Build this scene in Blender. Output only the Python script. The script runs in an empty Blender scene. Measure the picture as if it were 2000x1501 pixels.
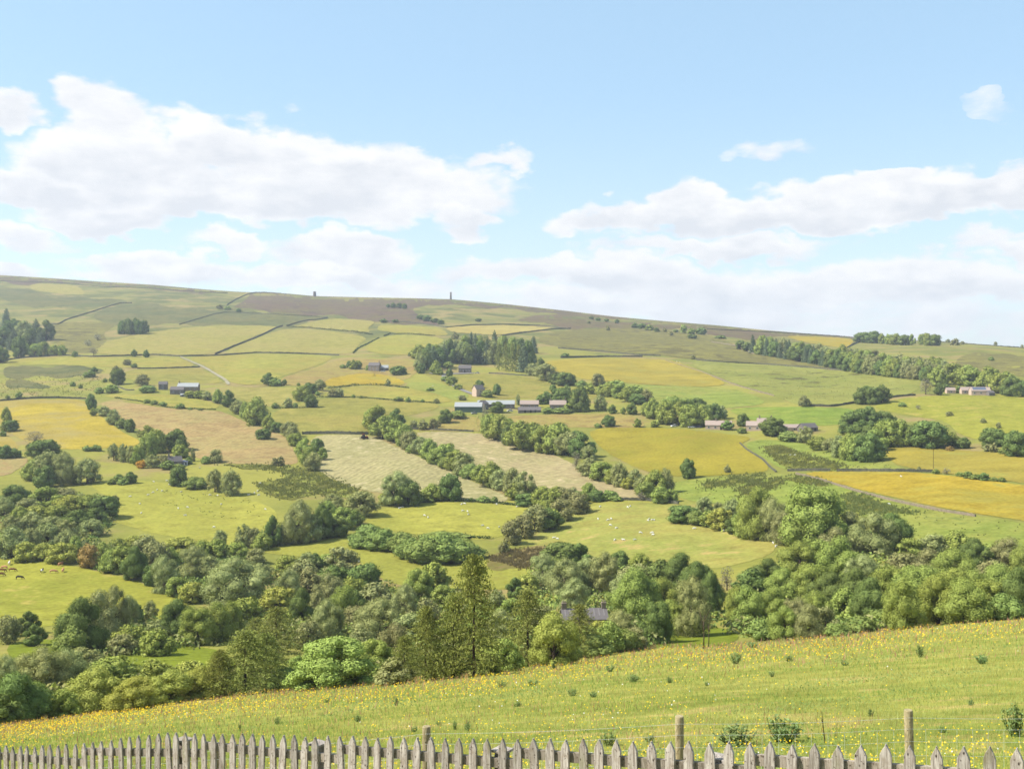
import bpy, bmesh, math, random
import numpy as np
from mathutils import Vector, Matrix
from mathutils.geometry import delaunay_2d_cdt

SC = bpy.context.scene
COL = SC.collection
R = math.radians
rng = np.random.default_rng(7)
random.seed(7)

# ------------------------------------------------------------------ camera
F = 2144.0            # focal length in pixels of a 2000 px wide frame
HZ = 700.0            # pixel row of the eye level
CZ = 80.0             # height of the camera above the valley bottom
cam_d = bpy.data.cameras.new('camera')
cam = bpy.data.objects.new('camera', cam_d)
COL.objects.link(cam)
cam.location = (0, 0, CZ)
cam.rotation_euler = (R(90), 0, 0)
cam_d.sensor_fit = 'HORIZONTAL'
cam_d.sensor_width = 36.0
cam_d.lens = 36.0 * F / 2000.0
cam_d.shift_y = -(750.5 - HZ) / 2000.0
cam_d.clip_start = 0.1
cam_d.clip_end = 20000
SC.camera = cam

# ------------------------------------------------------------------ light
SUN_DIR = Vector((-0.97, -0.08, 0.0)).normalized()      # where the sun stands, flat
SUN_EL = 48.0
SUN_STRENGTH, SKY_STRENGTH, EXPOSURE = 4.9, 0.115, 0.90
sun_d = bpy.data.lights.new('sun', 'SUN')
sun = bpy.data.objects.new('sun', sun_d)
COL.objects.link(sun)
to_sun = Vector((SUN_DIR.x * math.cos(R(SUN_EL)), SUN_DIR.y * math.cos(R(SUN_EL)), math.sin(R(SUN_EL))))
sun.rotation_euler = to_sun.to_track_quat('Z', 'Y').to_euler()
sun.location = (-200, -50, 400)
sun_d.energy = SUN_STRENGTH
sun_d.angle = R(0.53)
sun_d.color = (1.0, 0.955, 0.88)

SC.render.engine = 'CYCLES'
SC.view_settings.view_transform = 'Standard'
SC.view_settings.look = 'None'
SC.view_settings.exposure = EXPOSURE
SC.view_settings.gamma = 1.0
SC.view_settings.use_curve_mapping = False
cy = SC.cycles
cy.max_bounces = 5
cy.diffuse_bounces = 1
cy.glossy_bounces = 2
cy.transmission_bounces = 3
cy.volume_bounces = 0
cy.transparent_max_bounces = 6
cy.use_denoising = True
cy.denoiser = 'OPENIMAGEDENOISE'
cy.denoising_input_passes = 'RGB_ALBEDO_NORMAL'
cy.denoising_prefilter = 'NONE'
cy.filter_width = 1.6


class NT:
    """small helper to write node trees"""
    def __init__(self, tree):
        self.t = tree
        self.L = tree.links

    def n(self, typ, **kw):
        nd = self.t.nodes.new(typ)
        for k, v in kw.items():
            setattr(nd, k, v)
        return nd

    def put(self, sock, v):
        if isinstance(v, bpy.types.NodeSocket):
            self.L.new(v, sock)
        else:
            sock.default_value = v

    def m(self, op, a, b=None, c=None, clamp=False):
        nd = self.n('ShaderNodeMath', operation=op, use_clamp=clamp)
        self.put(nd.inputs[0], a)
        if b is not None:
            self.put(nd.inputs[1], b)
        if c is not None:
            self.put(nd.inputs[2], c)
        return nd.outputs[0]

    def noise(self, vec, scale, detail=4.0, rough=0.55, dist=0.0):
        nd = self.n('ShaderNodeTexNoise')
        self.put(nd.inputs['Vector'], vec)
        nd.inputs['Scale'].default_value = scale
        nd.inputs['Detail'].default_value = detail
        nd.inputs['Roughness'].default_value = rough
        nd.inputs['Distortion'].default_value = dist
        return nd.outputs[0]

    def ramp(self, fac, a, b):
        nd = self.n('ShaderNodeMapRange', interpolation_type='SMOOTHSTEP')
        self.put(nd.inputs[0], fac)
        nd.inputs[1].default_value = a
        nd.inputs[2].default_value = b
        return nd.outputs[0]

    def mix(self, fac, a, b, blend='MIX'):
        nd = self.n('ShaderNodeMix', data_type='RGBA', blend_type=blend)
        self.put(nd.inputs[0], fac)
        for s, v in ((nd.inputs[6], a), (nd.inputs[7], b)):
            self.put(s, v if isinstance(v, bpy.types.NodeSocket) else (v[0], v[1], v[2], 1.0))
        return nd.outputs[2]

    def scale(self, vec, s):
        nd = self.n('ShaderNodeVectorMath', operation='MULTIPLY')
        self.L.new(vec, nd.inputs[0])
        nd.inputs[1].default_value = s
        return nd.outputs[0]

    def out(self, surf):
        o = self.n('ShaderNodeOutputMaterial')
        self.L.new(surf, o.inputs[0])


# ------------------------------------------------------------------ sky
def build_world():
    w = bpy.data.worlds.new('World')
    SC.world = w
    w.use_nodes = True
    t = w.node_tree
    t.nodes.clear()
    g = NT(t)
    sky = g.n('ShaderNodeTexSky', sky_type='NISHITA')
    sky.sun_disc = False
    sky.sun_elevation = R(SUN_EL)
    sky.sun_rotation = math.atan2(SUN_DIR.x, SUN_DIR.y)
    sky.altitude = 250
    sky.air_density = 1.0
    sky.dust_density = 0.7
    sky.ozone_density = 1.4
    blue = g.n('ShaderNodeVectorMath', operation='SCALE')
    g.L.new(sky.outputs[0], blue.inputs[0])
    blue.inputs[3].default_value = SKY_STRENGTH
    tc = g.n('ShaderNodeTexCoord')
    gen = tc.outputs['Generated']
    sep = g.n('ShaderNodeSeparateXYZ')
    g.L.new(gen, sep.inputs[0])
    az = g.m('ARCTAN2', sep.outputs[0], sep.outputs[1])
    el = g.m('ARCSINE', sep.outputs[2])
    # thin veil, milkier towards the horizon all the way round
    veiled = g.mix(VEIL, blue.outputs[0], g.mix(g.ramp(el, 0.02, 0.26), (0.375, 0.465, 0.525), (0.262, 0.403, 0.515)))
    nz = g.scale(gen, (1.0, 1.0, 2.1))
    n1 = g.noise(nz, 9.0, 10.0, 0.6, 0.2)
    n2 = g.noise(nz, 2.4, 3.0, 0.5)
    n3 = g.noise(g.scale(gen, (1.0, 1.0, 3.4)), 15.0, 7.0, 0.6)

    def warp(scale, amp, det):
        w1 = g.n('ShaderNodeTexNoise')
        g.L.new(nz, w1.inputs['Vector'])
        w1.inputs['Scale'].default_value = scale
        w1.inputs['Detail'].default_value = det
        sp = g.n('ShaderNodeSeparateColor')
        g.L.new(w1.outputs['Color'], sp.inputs[0])
        return [g.m('MULTIPLY', g.m('SUBTRACT', o_, 0.5), amp) for o_ in (sp.outputs[0], sp.outputs[1])]

    wa, wb = warp(11.0, 0.080, 3.0), warp(36.0, 0.044, 5.0)
    azw = g.m('ADD', az, g.m('ADD', wa[0], wb[0]))
    elw = g.m('ADD', el, g.m('MULTIPLY', g.m('ADD', wa[1], wb[1]), 0.75))
    dens, lit = None, None
    for (cx, cy_, rx, ry, wt) in CLOUDS:
        a0 = math.atan((cx - 1000) / F)
        e0 = math.atan((HZ - cy_) / F * math.cos(a0))
        ra, re = rx / F, ry / F
        da = g.m('MULTIPLY', g.m('SUBTRACT', azw, a0), 1 / ra)
        de = g.m('MULTIPLY', g.m('SUBTRACT', elw, e0), 1 / re)
        # flat bases: the lower half is squeezed
        de2 = g.m('MULTIPLY', de, g.m('ADD', 1.0, g.m('MULTIPLY', g.m('LESS_THAN', de, 0.0), 0.35)))
        r2 = g.m('ADD', g.m('MULTIPLY', da, da), g.m('MULTIPLY', de2, de2))
        k = g.m('MAXIMUM', g.m('SUBTRACT', 1.0, r2), -1.3)
        v = g.m('ADD', g.m('MULTIPLY', g.m('MAXIMUM', k, 0.0), wt), g.m('MINIMUM', k, 0.0))
        dens = v if dens is None else g.m('SMOOTH_MAX', dens, v, 0.1)
        vy = g.m('MULTIPLY', g.m('MAXIMUM', v, 0.0), de)
        lit = vy if lit is None else g.m('ADD', lit, vy)
    # beyond the clouds seen in the picture: the same kind of broken cumulus all round
    off = g.m('MAXIMUM', g.ramp(g.m('ABSOLUTE', az), 0.5, 0.75), g.ramp(el, 0.36, 0.55))
    far = g.m('MULTIPLY', g.m('SUBTRACT', n2, 0.53), 5.0)
    dens = g.m('ADD', g.m('MULTIPLY', dens, g.m('SUBTRACT', 1.0, off)), g.m('MULTIPLY', far, off))
    d = g.m('ADD', dens, g.m('MULTIPLY', g.m('SUBTRACT', n1, 0.5), 1.9))
    d = g.m('ADD', d, g.m('MULTIPLY', g.m('SUBTRACT', n3, 0.5), 0.5))
    cover = g.ramp(d, -0.12, 0.55)
    body = g.ramp(d, 0.15, 1.1)
    # relief: noise here against noise a little towards the sun
    sh = g.n('ShaderNodeVectorMath', operation='ADD')
    g.L.new(nz, sh.inputs[0])
    sh.inputs[1].default_value = (to_sun.x * 0.030, to_sun.y * 0.030, to_sun.z * 0.030)
    relief = g.m('SUBTRACT', n1, g.noise(sh.outputs[0], 9.0, 10.0, 0.6, 0.2))
    bright = g.m('ADD', g.m('MULTIPLY', lit, 0.75), g.m('MULTIPLY', g.m('SUBTRACT', n3, 0.48), 1.7))
    bright = g.m('ADD', bright, g.m('ADD', 0.74, g.m('MULTIPLY', relief, 2.6)))
    bright = g.m('SUBTRACT', bright, g.m('MULTIPLY', body, 0.44), clamp=True)
    white = g.mix(bright, CLOUD_GREY, CLOUD_WHITE)
    cov = g.m('MULTIPLY', cover, 0.96)
    col = g.mix(cov, veiled, white)
    bg = g.n('ShaderNodeBackground')
    g.L.new(col, bg.inputs[0])
    bg.inputs[1].default_value = 1.0
    o = g.n('ShaderNodeOutputWorld')
    g.L.new(bg.outputs[0], o.inputs[0])
    w.cycles.sampling_method = 'MANUAL'
    w.cycles.sample_map_resolution = 512


HAZE = 0.00010
VEIL = 0.6
CLOUD_WHITE = (0.56, 0.555, 0.555)
CLOUD_GREY = (0.425, 0.438, 0.464)
CLOUDS = [
    (200, 255, 110, 85, 1.2), (230, 330, 190, 90, 1.2), (440, 300, 190, 75, 1.3), (600, 340, 240, 95, 1.4), (500, 400, 430, 70, 1.4),
    (760, 345, 240, 60, 1.1), (880, 395, 120, 70, 0.8), (985, 298, 70, 34, 0.8), (915, 450, 85, 32, 0.9), (110, 375, 120, 40, 1.1),
    (220, 425, 160, 42, 1.0), (-10, 232, 75, 44, 1.0), (30, 470, 95, 28, 0.6),
    (440, 488, 110, 24, 0.75), (660, 500, 150, 40, 0.9), (330, 535, 210, 34, 0.9), (620, 550, 360, 36, 0.8), (10, 530, 80, 20, 0.8),
    (1230, 435, 160, 44, 1.1), (1420, 420, 230, 55, 1.3), (1700, 400, 330, 62, 1.4), (1745, 345, 85, 26, 1.1), (1950, 380, 170, 62, 1.3),
    (1400, 485, 270, 30, 0.9), (1970, 480, 100, 30, 0.8), (1505, 287, 86, 27, 0.5), (1945, 212, 48, 24, 0.02),
    (1130, 540, 280, 40, 1.0), (1500, 560, 500, 52, 0.8), (1900, 555, 260, 55, 1.0), (1300, 610, 700, 46, 0.7), (1800, 640, 420, 40, 0.6),
    (820, 600, 260, 40, 0.6),
]
build_world()

# ------------------------------------------------------------------ the shape of the land
SKY_X = [-400, 0, 100, 200, 300, 400, 470, 550, 615, 700, 800, 880, 950, 1000, 1100, 1200, 1300, 1400, 1500, 1600, 1700, 1800, 1900, 2000, 2400]
SKY_Y = [515, 537, 543, 550, 556, 565, 570, 572, 578, 580, 582, 584, 590, 595, 606, 618, 627, 635, 645, 653, 660, 665, 671, 678, 700]


def near_knots(y0, z0, ye, rowe):
    """straight meadow slope from (y0, z0) to the edge row at distance ye"""
    ze = (HZ - rowe) / F * ye
    sl = (ze - z0) / (ye - y0)
    out = []
    for y in (7.0, 8.0, 9.0, 10, 11.5, 13, 15, 17, 20, 24, 29, 35, 43, 53, 66, 82, 105):
        if y < ye * 0.93:
            out.append((y, HZ - F * (z0 + sl * (y - y0)) / y))
    out.append((ye, rowe))
    return out


COLS = {
    0: near_knots(14.6, -6.1, 110, 1415) + [(165, 1330), (222, 1255), (250, 1222), (272, 1200), (355, 1085), (385, 1060), (450, 1000), (515, 950), (590, 900), (680, 850), (780, 800), (910, 755), (1150, 705), (1550, 640), (2100, 585), (2650, 537)],
    500: near_knots(12.3, -5.1, 130, 1350) + [(165, 1310), (205, 1270), (240, 1232), (275, 1200), (300, 1165), (345, 1100), (390, 1050), (440, 1000), (505, 950), (585, 900), (675, 850), (780, 800), (905, 755), (1150, 700), (1550, 645), (2050, 595), (2500, 571)],
    1000: near_knots(9.85, -4.3, 150, 1300) + [(175, 1275), (200, 1250), (225, 1225), (255, 1200), (300, 1150), (340, 1100), (385, 1050), (437, 1000), (500, 950), (580, 900), (670, 850), (780, 800), (900, 760), (1150, 700), (1550, 650), (2000, 615), (2400, 595)],
    1500: near_knots(8.5, -3.9, 170, 1252) + [(195, 1225), (222, 1195), (255, 1150), (285, 1110), (330, 1060), (378, 1010), (440, 960), (510, 912), (570, 880), (680, 825), (800, 780), (980, 735), (1250, 692), (1650, 660), (1950, 645)],
    2000: near_knots(7.4, -3.57, 185, 1203) + [(210, 1180), (235, 1150), (257, 1120), (283, 1080), (312, 1040), (348, 1000), (405, 950), (475, 900), (565, 850), (690, 800), (810, 760), (990, 720), (1200, 695), (1500, 678)],
}
LYG = np.linspace(math.log(7.0), math.log(5200.0), 700)
XG = np.linspace(-400, 2400, 141)


def build_table():
    ks = sorted(COLS)
    cols, crest = [], []
    for k in ks:
        ly = np.log([p[0] for p in COLS[k]])
        rw = np.array([p[1] for p in COLS[k]], float)
        c = np.interp(LYG, ly, rw)
        b = LYG > ly[-1]
        c[b] = HZ - (HZ - rw[-1]) * np.exp(-1.25 * (LYG[b] - ly[-1]))      # the far side falls away
        cols.append(c)
        crest.append(ly[-1])
    cols = np.array(cols)
    T = np.empty((len(XG), len(LYG)))
    for j in range(len(LYG)):
        T[:, j] = np.interp(XG, ks, cols[:, j])
    # smooth over x and depth
    ker = np.exp(-0.5 * (np.arange(-10, 11) / 4.0) ** 2)
    ker /= ker.sum()
    T = np.apply_along_axis(lambda v: np.convolve(np.pad(v, 10, mode='edge'), ker, 'valid'), 0, T)
    k2 = np.exp(-0.5 * (np.arange(-8, 9) / 3.0) ** 2)
    k2 /= k2.sum()
    T = np.apply_along_axis(lambda v: np.convolve(np.pad(v, 8, mode='reflect', reflect_type='odd'), k2, 'valid'), 1, T)
    # exact skyline
    for i, x in enumerate(XG):
        s = np.interp(x, SKY_X, SKY_Y)
        lc = np.interp(x, ks, crest)
        w = np.clip((LYG - math.log(620)) / (lc - math.log(620)), 0, 1)
        w = w * w * (3 - 2 * w)
        far = LYG > math.log(900)
        T[i] += w * (s - T[i][far].min())
    return T


TAB = build_table()


def waves(x, ly):
    a = np.sin(x * 0.021 + ly * 9.0 + 0.4) + 0.8 * np.sin(x * -0.013 + ly * 16.0 + 2.1) + 0.6 * np.sin(x * 0.037 - ly * 13.0 + 1.0)
    fade = np.clip((ly - 5.5) / 0.5, 0, 1) * np.clip((7.35 - ly) / 0.4, 0, 1)
    return 1.6 * a * fade


def row(x, ly):
    x = np.clip(np.asarray(x, float), -399, 2399)
    ly = np.clip(np.asarray(ly, float), LYG[0], LYG[-1] - 1e-6)
    fx = (x + 400) / 20.0
    ix = np.minimum(fx.astype(int), len(XG) - 2)
    tx = fx - ix
    fl = (ly - LYG[0]) / (LYG[1] - LYG[0])
    il = np.minimum(fl.astype(int), len(LYG) - 2)
    tl = fl - il
    a = TAB[ix, il] * (1 - tl) + TAB[ix, il + 1] * tl
    b = TAB[ix + 1, il] * (1 - tl) + TAB[ix + 1, il + 1] * tl
    return a * (1 - tx) + b * tx + waves(x, ly)


def ground(X, Y):
    """height of the land at world X, Y"""
    X = np.asarray(X, float)
    Y = np.asarray(Y, float)
    Yc = np.maximum(Y, 7.0)
    z = (HZ - row(1000 + F * X / Yc, np.log(Yc))) / F * Yc
    rise = np.clip(7.0 - Y, 0, 9.0)
    return CZ + np.minimum(z + rise * 0.22, np.maximum(z, -1.62))


def hit(x, y):
    """first point of the land along the sight line of photo pixel x, y"""
    x = np.atleast_1d(np.asarray(x, float))
    y = np.atleast_1d(np.asarray(y, float))
    out = np.empty((len(x), 3))
    step = LYG[::1]
    for s in range(0, len(x), 4000):
        xs, ys = x[s:s + 4000], y[s:s + 4000]
        rr = row(xs[:, None] + 0 * step[None, :], step[None, :] + 0 * xs[:, None])
        ok = rr <= ys[:, None]
        i = np.argmax(ok, 1)
        bad = ~ok.any(1)
        i[bad] = np.argmin(rr[bad], 1) if bad.any() else i[bad]
        i = np.maximum(i, 1)
        k = np.arange(len(xs))
        r1, r0 = rr[k, i], rr[k, i - 1]
        t = np.where(np.abs(r0 - r1) > 1e-6, (r0 - ys) / (r0 - r1 + 1e-12), 1.0)
        t = np.clip(t, 0, 1)
        ly = step[i - 1] * (1 - t) + step[i] * t
        Y = np.exp(ly)
        X = (xs - 1000) / F * Y
        out[s:s + 4000] = np.stack([X, Y, ground(X, Y)], 1)
    return out


def at(x, y):
    return Vector(hit([x], [y])[0])


# ------------------------------------------------------------------ mesh and object helpers
def mesh_np(name, V, faces, mats=(), midx=None, smooth=False):
    """faces: list of integer arrays (n, k)"""
    me = bpy.data.meshes.new(name)
    V = np.asarray(V, np.float32)
    me.vertices.add(len(V))
    me.vertices.foreach_set('co', V.ravel())
    loops = np.concatenate([f.ravel() for f in faces]).astype(np.int32)
    tot = np.concatenate([np.full(len(f), f.shape[1], np.int32) for f in faces])
    start = np.concatenate([[0], np.cumsum(tot)[:-1]]).astype(np.int32)
    me.loops.add(len(loops))
    me.loops.foreach_set('vertex_index', loops)
    me.polygons.add(len(tot))
    me.polygons.foreach_set('loop_start', start)
    try:
        me.polygons.foreach_set('loop_total', tot)
    except Exception:
        pass
    for m in mats:
        me.materials.append(m)
    if midx is not None:
        me.polygons.foreach_set('material_index', np.asarray(midx, np.int32))
    me.polygons.foreach_set('use_smooth', np.full(len(tot), bool(smooth)))
    me.update(calc_edges=True)
    return me


def link(name, me, parent=None, loc=None):
    o = bpy.data.objects.new(name, me)
    COL.objects.link(o)
    if parent is not None:
        o.parent = parent
    if loc is not None:
        o.location = loc
    return o


def tag(o, label=None, cat=None, group=None, kind=None):
    if label:
        o['label'] = label
    if cat:
        o['category'] = cat
    if group:
        o['group'] = group
    if kind:
        o['kind'] = kind
    return o


def empty(name, loc, rz=0.0):
    o = bpy.data.objects.new(name, None)
    COL.objects.link(o)
    o.empty_display_size = 0.3
    o.location = loc
    o.rotation_euler = (0, 0, rz)
    return o


class MB:
    """collects simple solids into one mesh"""
    def __init__(self):
        self.v = []
        self.f = []
        self.mi = []

    def add(self, vs, fs, mi=0):
        b = len(self.v)
        self.v += [tuple(p) for p in vs]
        self.f += [tuple(b + i for i in f) for f in fs]
        self.mi += [mi] * len(fs)

    def box(self, c, s, rz=0.0, mi=0):
        x, y, z = s[0] / 2, s[1] / 2, s[2] / 2
        ca, sa = math.cos(rz), math.sin(rz)
        vs = []
        for dz in (-z, z):
            for dx, dy in ((-x, -y), (x, -y), (x, y), (-x, y)):
                vs.append((c[0] + dx * ca - dy * sa, c[1] + dx * sa + dy * ca, c[2] + dz))
        self.add(vs, [(3, 2, 1, 0), (4, 5, 6, 7), (0, 1, 5, 4), (1, 2, 6, 5), (2, 3, 7, 6), (3, 0, 4, 7)], mi)

    def tube(self, pts, rad, seg=6, mi=0, cap=True):
        pts = [Vector(p) for p in pts]
        n = len(pts)
        b = len(self.v)
        for i, p in enumerate(pts):
            d = (pts[min(i + 1, n - 1)] - pts[max(i - 1, 0)]).normalized()
            u = d.orthogonal().normalized() if abs(d.z) < 0.9 else d.cross(Vector((0, 1, 0))).normalized()
            w = d.cross(u)
            r = rad[i] if isinstance(rad, (list, tuple)) else rad
            for k in range(seg):
                a = 2 * math.pi * k / seg
                self.v.append(tuple(p + u * (r * math.cos(a)) + w * (r * math.sin(a))))
        for i in range(n - 1):
            for k in range(seg):
                k2 = (k + 1) % seg
                self.f.append((b + i * seg + k, b + i * seg + k2, b + (i + 1) * seg + k2, b + (i + 1) * seg + k))
                self.mi.append(mi)
        if cap:
            self.f.append(tuple(b + k for k in reversed(range(seg))))
            self.f.append(tuple(b + (n - 1) * seg + k for k in range(seg)))
            self.mi += [mi, mi]

    def mesh(self, name, mats, smooth=False):
        me = bpy.data.meshes.new(name)
        me.from_pydata(self.v, [], self.f)
        for m in (mats if isinstance(mats, (list, tuple)) else [mats]):
            me.materials.append(m)
        me.polygons.foreach_set('material_index', np.asarray(self.mi, np.int32))
        me.polygons.foreach_set('use_smooth', np.full(len(self.f), bool(smooth)))
        me.update()
        return me

    def build(self, name, mats, parent=None, smooth=False, loc=None):
        return link(name, self.mesh(name, mats, smooth), parent, loc)


# ------------------------------------------------------------------ materials
KA = 0.40             # share of the sunlit sRGB look that is the surface's own colour


def lin(c):
    return tuple((v / 255 / 12.92) if v / 255 <= 0.04045 else ((v / 255 + 0.055) / 1.055) ** 2.4 for v in c)


def alb(c, k=None):
    k = KA if k is None else k
    if c[1] > c[0] * 0.93 and c[1] > c[2] * 1.3:
        c = (c[0], c[1] * 0.955, c[2])
    return tuple(v * k for v in lin(c))


def mat(name):
    m = bpy.data.materials.new(name)
    m.use_nodes = True
    m.node_tree.nodes.clear()
    return m, NT(m.node_tree)


def rough_diffuse(g, col, rough=0.9, bump=None, spec=0.05):
    p = g.n('ShaderNodeBsdfPrincipled')
    g.put(p.inputs['Base Color'], col if isinstance(col, bpy.types.NodeSocket) else (*col, 1))
    p.inputs['Roughness'].default_value = rough
    p.inputs['Specular IOR Level'].default_value = spec
    if bump is not None:
        b = g.n('ShaderNodeBump')
        b.inputs['Strength'].default_value = bump[1]
        b.inputs['Distance'].default_value = bump[2]
        g.L.new(bump[0], b.inputs['Height'])
        g.L.new(b.outputs[0], p.inputs['Normal'])
    return p.outputs[0]


def field_mat(name, a, b, c=None, s1=0.012, s2=0.09, cf=(0.56, 0.7), rows=None, k=None):
    """grass field: a and b mix in broad patches, c comes in small tufts; rows = mown swathes (spacing m, angle, strength, wander)"""
    m, g = mat(name)
    co = g.n('ShaderNodeNewGeometry').outputs['Position']
    a, b = alb(a, k), alb(b, k)
    n1 = g.noise(co, s1, 6, 0.6, 0.4)
    n2 = g.noise(co, s2, 5, 0.65)
    n3 = g.noise(co, 0.7, 3, 0.6)
    col = g.mix(g.ramp(g.m('ADD', n1, g.m('MULTIPLY', g.m('SUBTRACT', n2, 0.5), 0.5)), 0.40, 0.62), a, b)
    if c:
        col = g.mix(g.ramp(g.m('ADD', n2, g.m('MULTIPLY', g.m('SUBTRACT', n1, 0.5), 0.5)), *cf), col, alb(c, k))
    hue = g.m('MULTIPLY', g.m('ADD', g.m('MULTIPLY', g.m('SUBTRACT', n3, 0.5), 1.0), g.m('MULTIPLY', g.m('SUBTRACT', n2, 0.5), 1.3)), 0.95)
    if rows:
        sp, ang, st, wob = rows
        mp = g.n('ShaderNodeMapping')
        mp.inputs['Rotation'].default_value = (0, 0, R(ang))
        g.L.new(co, mp.inputs[0])
        sx = g.n('ShaderNodeSeparateXYZ')
        g.L.new(mp.outputs[0], sx.inputs[0])
        wn = g.m('MULTIPLY', g.m('SUBTRACT', g.noise(co, 0.05, 2, 0.5), 0.5), wob)
        wv = g.m('SINE', g.m('MULTIPLY', g.m('ADD', sx.outputs[0], wn), 2 * math.pi / sp))
        patch = g.ramp(g.noise(co, 0.018, 2, 0.5), 0.38, 0.62)
        hue = g.m('ADD', hue, g.m('MULTIPLY', g.m('MULTIPLY', wv, st), patch))
    hs = g.n('ShaderNodeHueSaturation')
    g.L.new(col, hs.inputs['Color'])
    g.L.new(g.m('ADD', 1.0, hue), hs.inputs['Value'])
    g.out(rough_diffuse(g, hs.outputs[0], 0.95, (n2, 0.35, 1.0), 0.02))
    return m


def plain_mat(name, col, var=0.25, scale=2.0, rough=0.85, spec=0.2, stretch=(1, 1, 1), k=None):
    m, g = mat(name)
    tc = g.n('ShaderNodeTexCoord').outputs['Object']
    n = g.noise(g.scale(tc, stretch), scale, 6, 0.65)
    hs = g.n('ShaderNodeHueSaturation')
    hs.inputs['Color'].default_value = (*alb(col, k), 1)
    g.L.new(g.m('ADD', 1.0 - var, g.m('MULTIPLY', n, 2 * var)), hs.inputs['Value'])
    g.out(rough_diffuse(g, hs.outputs[0], rough, (n, 0.3, 0.05), spec))
    return m


def leaf_mat(name, c1, c2, trans=0.32, var=0.5, patch=None):
    """leaves: each leaf and each tree its own tone"""
    m, g = mat(name)
    geo = g.n('ShaderNodeNewGeometry')
    oi = g.n('ShaderNodeObjectInfo')
    rnd = geo.outputs['Random Per Island']
    col = g.mix(g.m('ADD', g.m('MULTIPLY', rnd, 0.6), g.m('MULTIPLY', oi.outputs['Random'], 0.4)), c1, c2)
    if patch:
        pn = g.noise(geo.outputs['Position'], patch[1], 5, 0.65)
        col = g.mix(g.ramp(pn, 0.40, 0.56), col, patch[0])
    hs = g.n('ShaderNodeHueSaturation')
    g.L.new(col, hs.inputs['Color'])
    g.L.new(g.m('ADD', 0.5 - 0.018, g.m('MULTIPLY', oi.outputs['Random'], 0.036)), hs.inputs['Hue'])
    g.L.new(g.m('ADD', 1.0 - var / 2, g.m('MULTIPLY', g.m('FRACT', g.m('MULTIPLY', rnd, 7.31)), var)), hs.inputs['Value'])
    d = g.n('ShaderNodeBsdfDiffuse')
    t = g.n('ShaderNodeBsdfTranslucent')
    g.L.new(hs.outputs[0], d.inputs[0])
    g.L.new(g.mix(1.0, hs.outputs[0], (1.0, 1.05, 0.7), 'MULTIPLY'), t.inputs[0])
    mx = g.n('ShaderNodeMixShader')
    mx.inputs[0].default_value = trans
    g.L.new(d.outputs[0], mx.inputs[1])
    g.L.new(t.outputs[0], mx.inputs[2])
    g.out(mx.outputs[0])
    return m

# ------------------------------------------------------------------ ground sheet
def terrain_mat():
    """rough grazing: pale grass, straw, dark rush patches; brown heather towards the top of the moor"""
    m, g = mat('rough_grazing')
    geo = g.n('ShaderNodeNewGeometry')
    co = geo.outputs['Position']
    n1 = g.noise(co, 0.0085, 7, 0.62, 0.5)
    n2 = g.noise(co, 0.05, 6, 0.65)
    n3 = g.noise(co, 0.5, 4, 0.6)
    sz = g.n('ShaderNodeSeparateXYZ')
    g.L.new(co, sz.inputs[0])
    hi = g.ramp(sz.outputs[2], 62.0, 118.0)
    low = g.mix(g.ramp(n1, 0.40, 0.60), alb((192, 196, 90)), alb((166, 176, 82)))
    grass = g.mix(hi, low, g.mix(g.ramp(n1, 0.40, 0.60), alb((172, 176, 94)), alb((130, 142, 80))))
    grass = g.mix(g.ramp(g.noise(co, 0.02, 5, 0.6), 0.50, 0.64), grass, alb((194, 182, 112)))
    grass = g.mix(g.m('MULTIPLY', g.ramp(n2, 0.56, 0.68), g.m('ADD', 0.35, g.m('MULTIPLY', hi, 0.4))), grass, alb((116, 120, 70)))
    hs = g.n('ShaderNodeHueSaturation')
    g.L.new(grass, hs.inputs['Color'])
    g.L.new(g.m('ADD', 0.72, g.m('MULTIPLY', n3, 0.56)), hs.inputs['Value'])
    g.out(rough_diffuse(g, hs.outputs[0], 0.95, (n2, 0.5, 1.5), 0.02))
    return m


def build_ground():
    us = np.linspace(-0.80, 0.80, 261)
    ys = np.concatenate([np.linspace(-30, 6.5, 40), np.exp(np.linspace(math.log(7.0), math.log(5000), 430))])
    Y, U = np.meshgrid(ys, us, indexing='ij')
    X = U * np.maximum(Y, 7.0) * np.where(Y < 7, 1.0 + (7 - Y) * 0.12, 1.0)
    Z = ground(X.ravel(), Y.ravel())
    V = np.stack([X.ravel(), Y.ravel(), Z], 1)
    nr, nc = len(ys), len(us)
    i = np.arange((nr - 1) * nc).reshape(nr - 1, nc)[:, :-1].ravel()
    q = np.stack([i, i + 1, i + 1 + nc, i + nc], 1)
    o = link('ground', mesh_np('ground', V, [q], [terrain_mat()], smooth=True))
    tag(o, 'rough green and straw coloured grazing land covering the whole valley side', 'ground', kind='structure')


build_ground()


# ------------------------------------------------------------------ fields, draped sheets with outlines of their own
def chaikin(P, n=2):
    P = np.asarray(P, float)
    for _ in range(n):
        Q = np.roll(P, -1, 0)
        P = np.stack([0.8 * P + 0.2 * Q, 0.2 * P + 0.8 * Q], 1).reshape(-1, 2)
    return P


def inside(P, x, y):
    c = np.zeros(len(x), bool)
    j = len(P) - 1
    for i in range(len(P)):
        xi, yi, xj, yj = P[i][0], P[i][1], P[j][0], P[j][1]
        hitc = ((yi > y) != (yj > y)) & (x < (xj - xi) * (y - yi) / (yj - yi + 1e-12) + xi)
        c ^= hitc
        j = i
    return c


def sky_row(x):
    return np.interp(x, SKY_X, SKY_Y)


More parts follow.
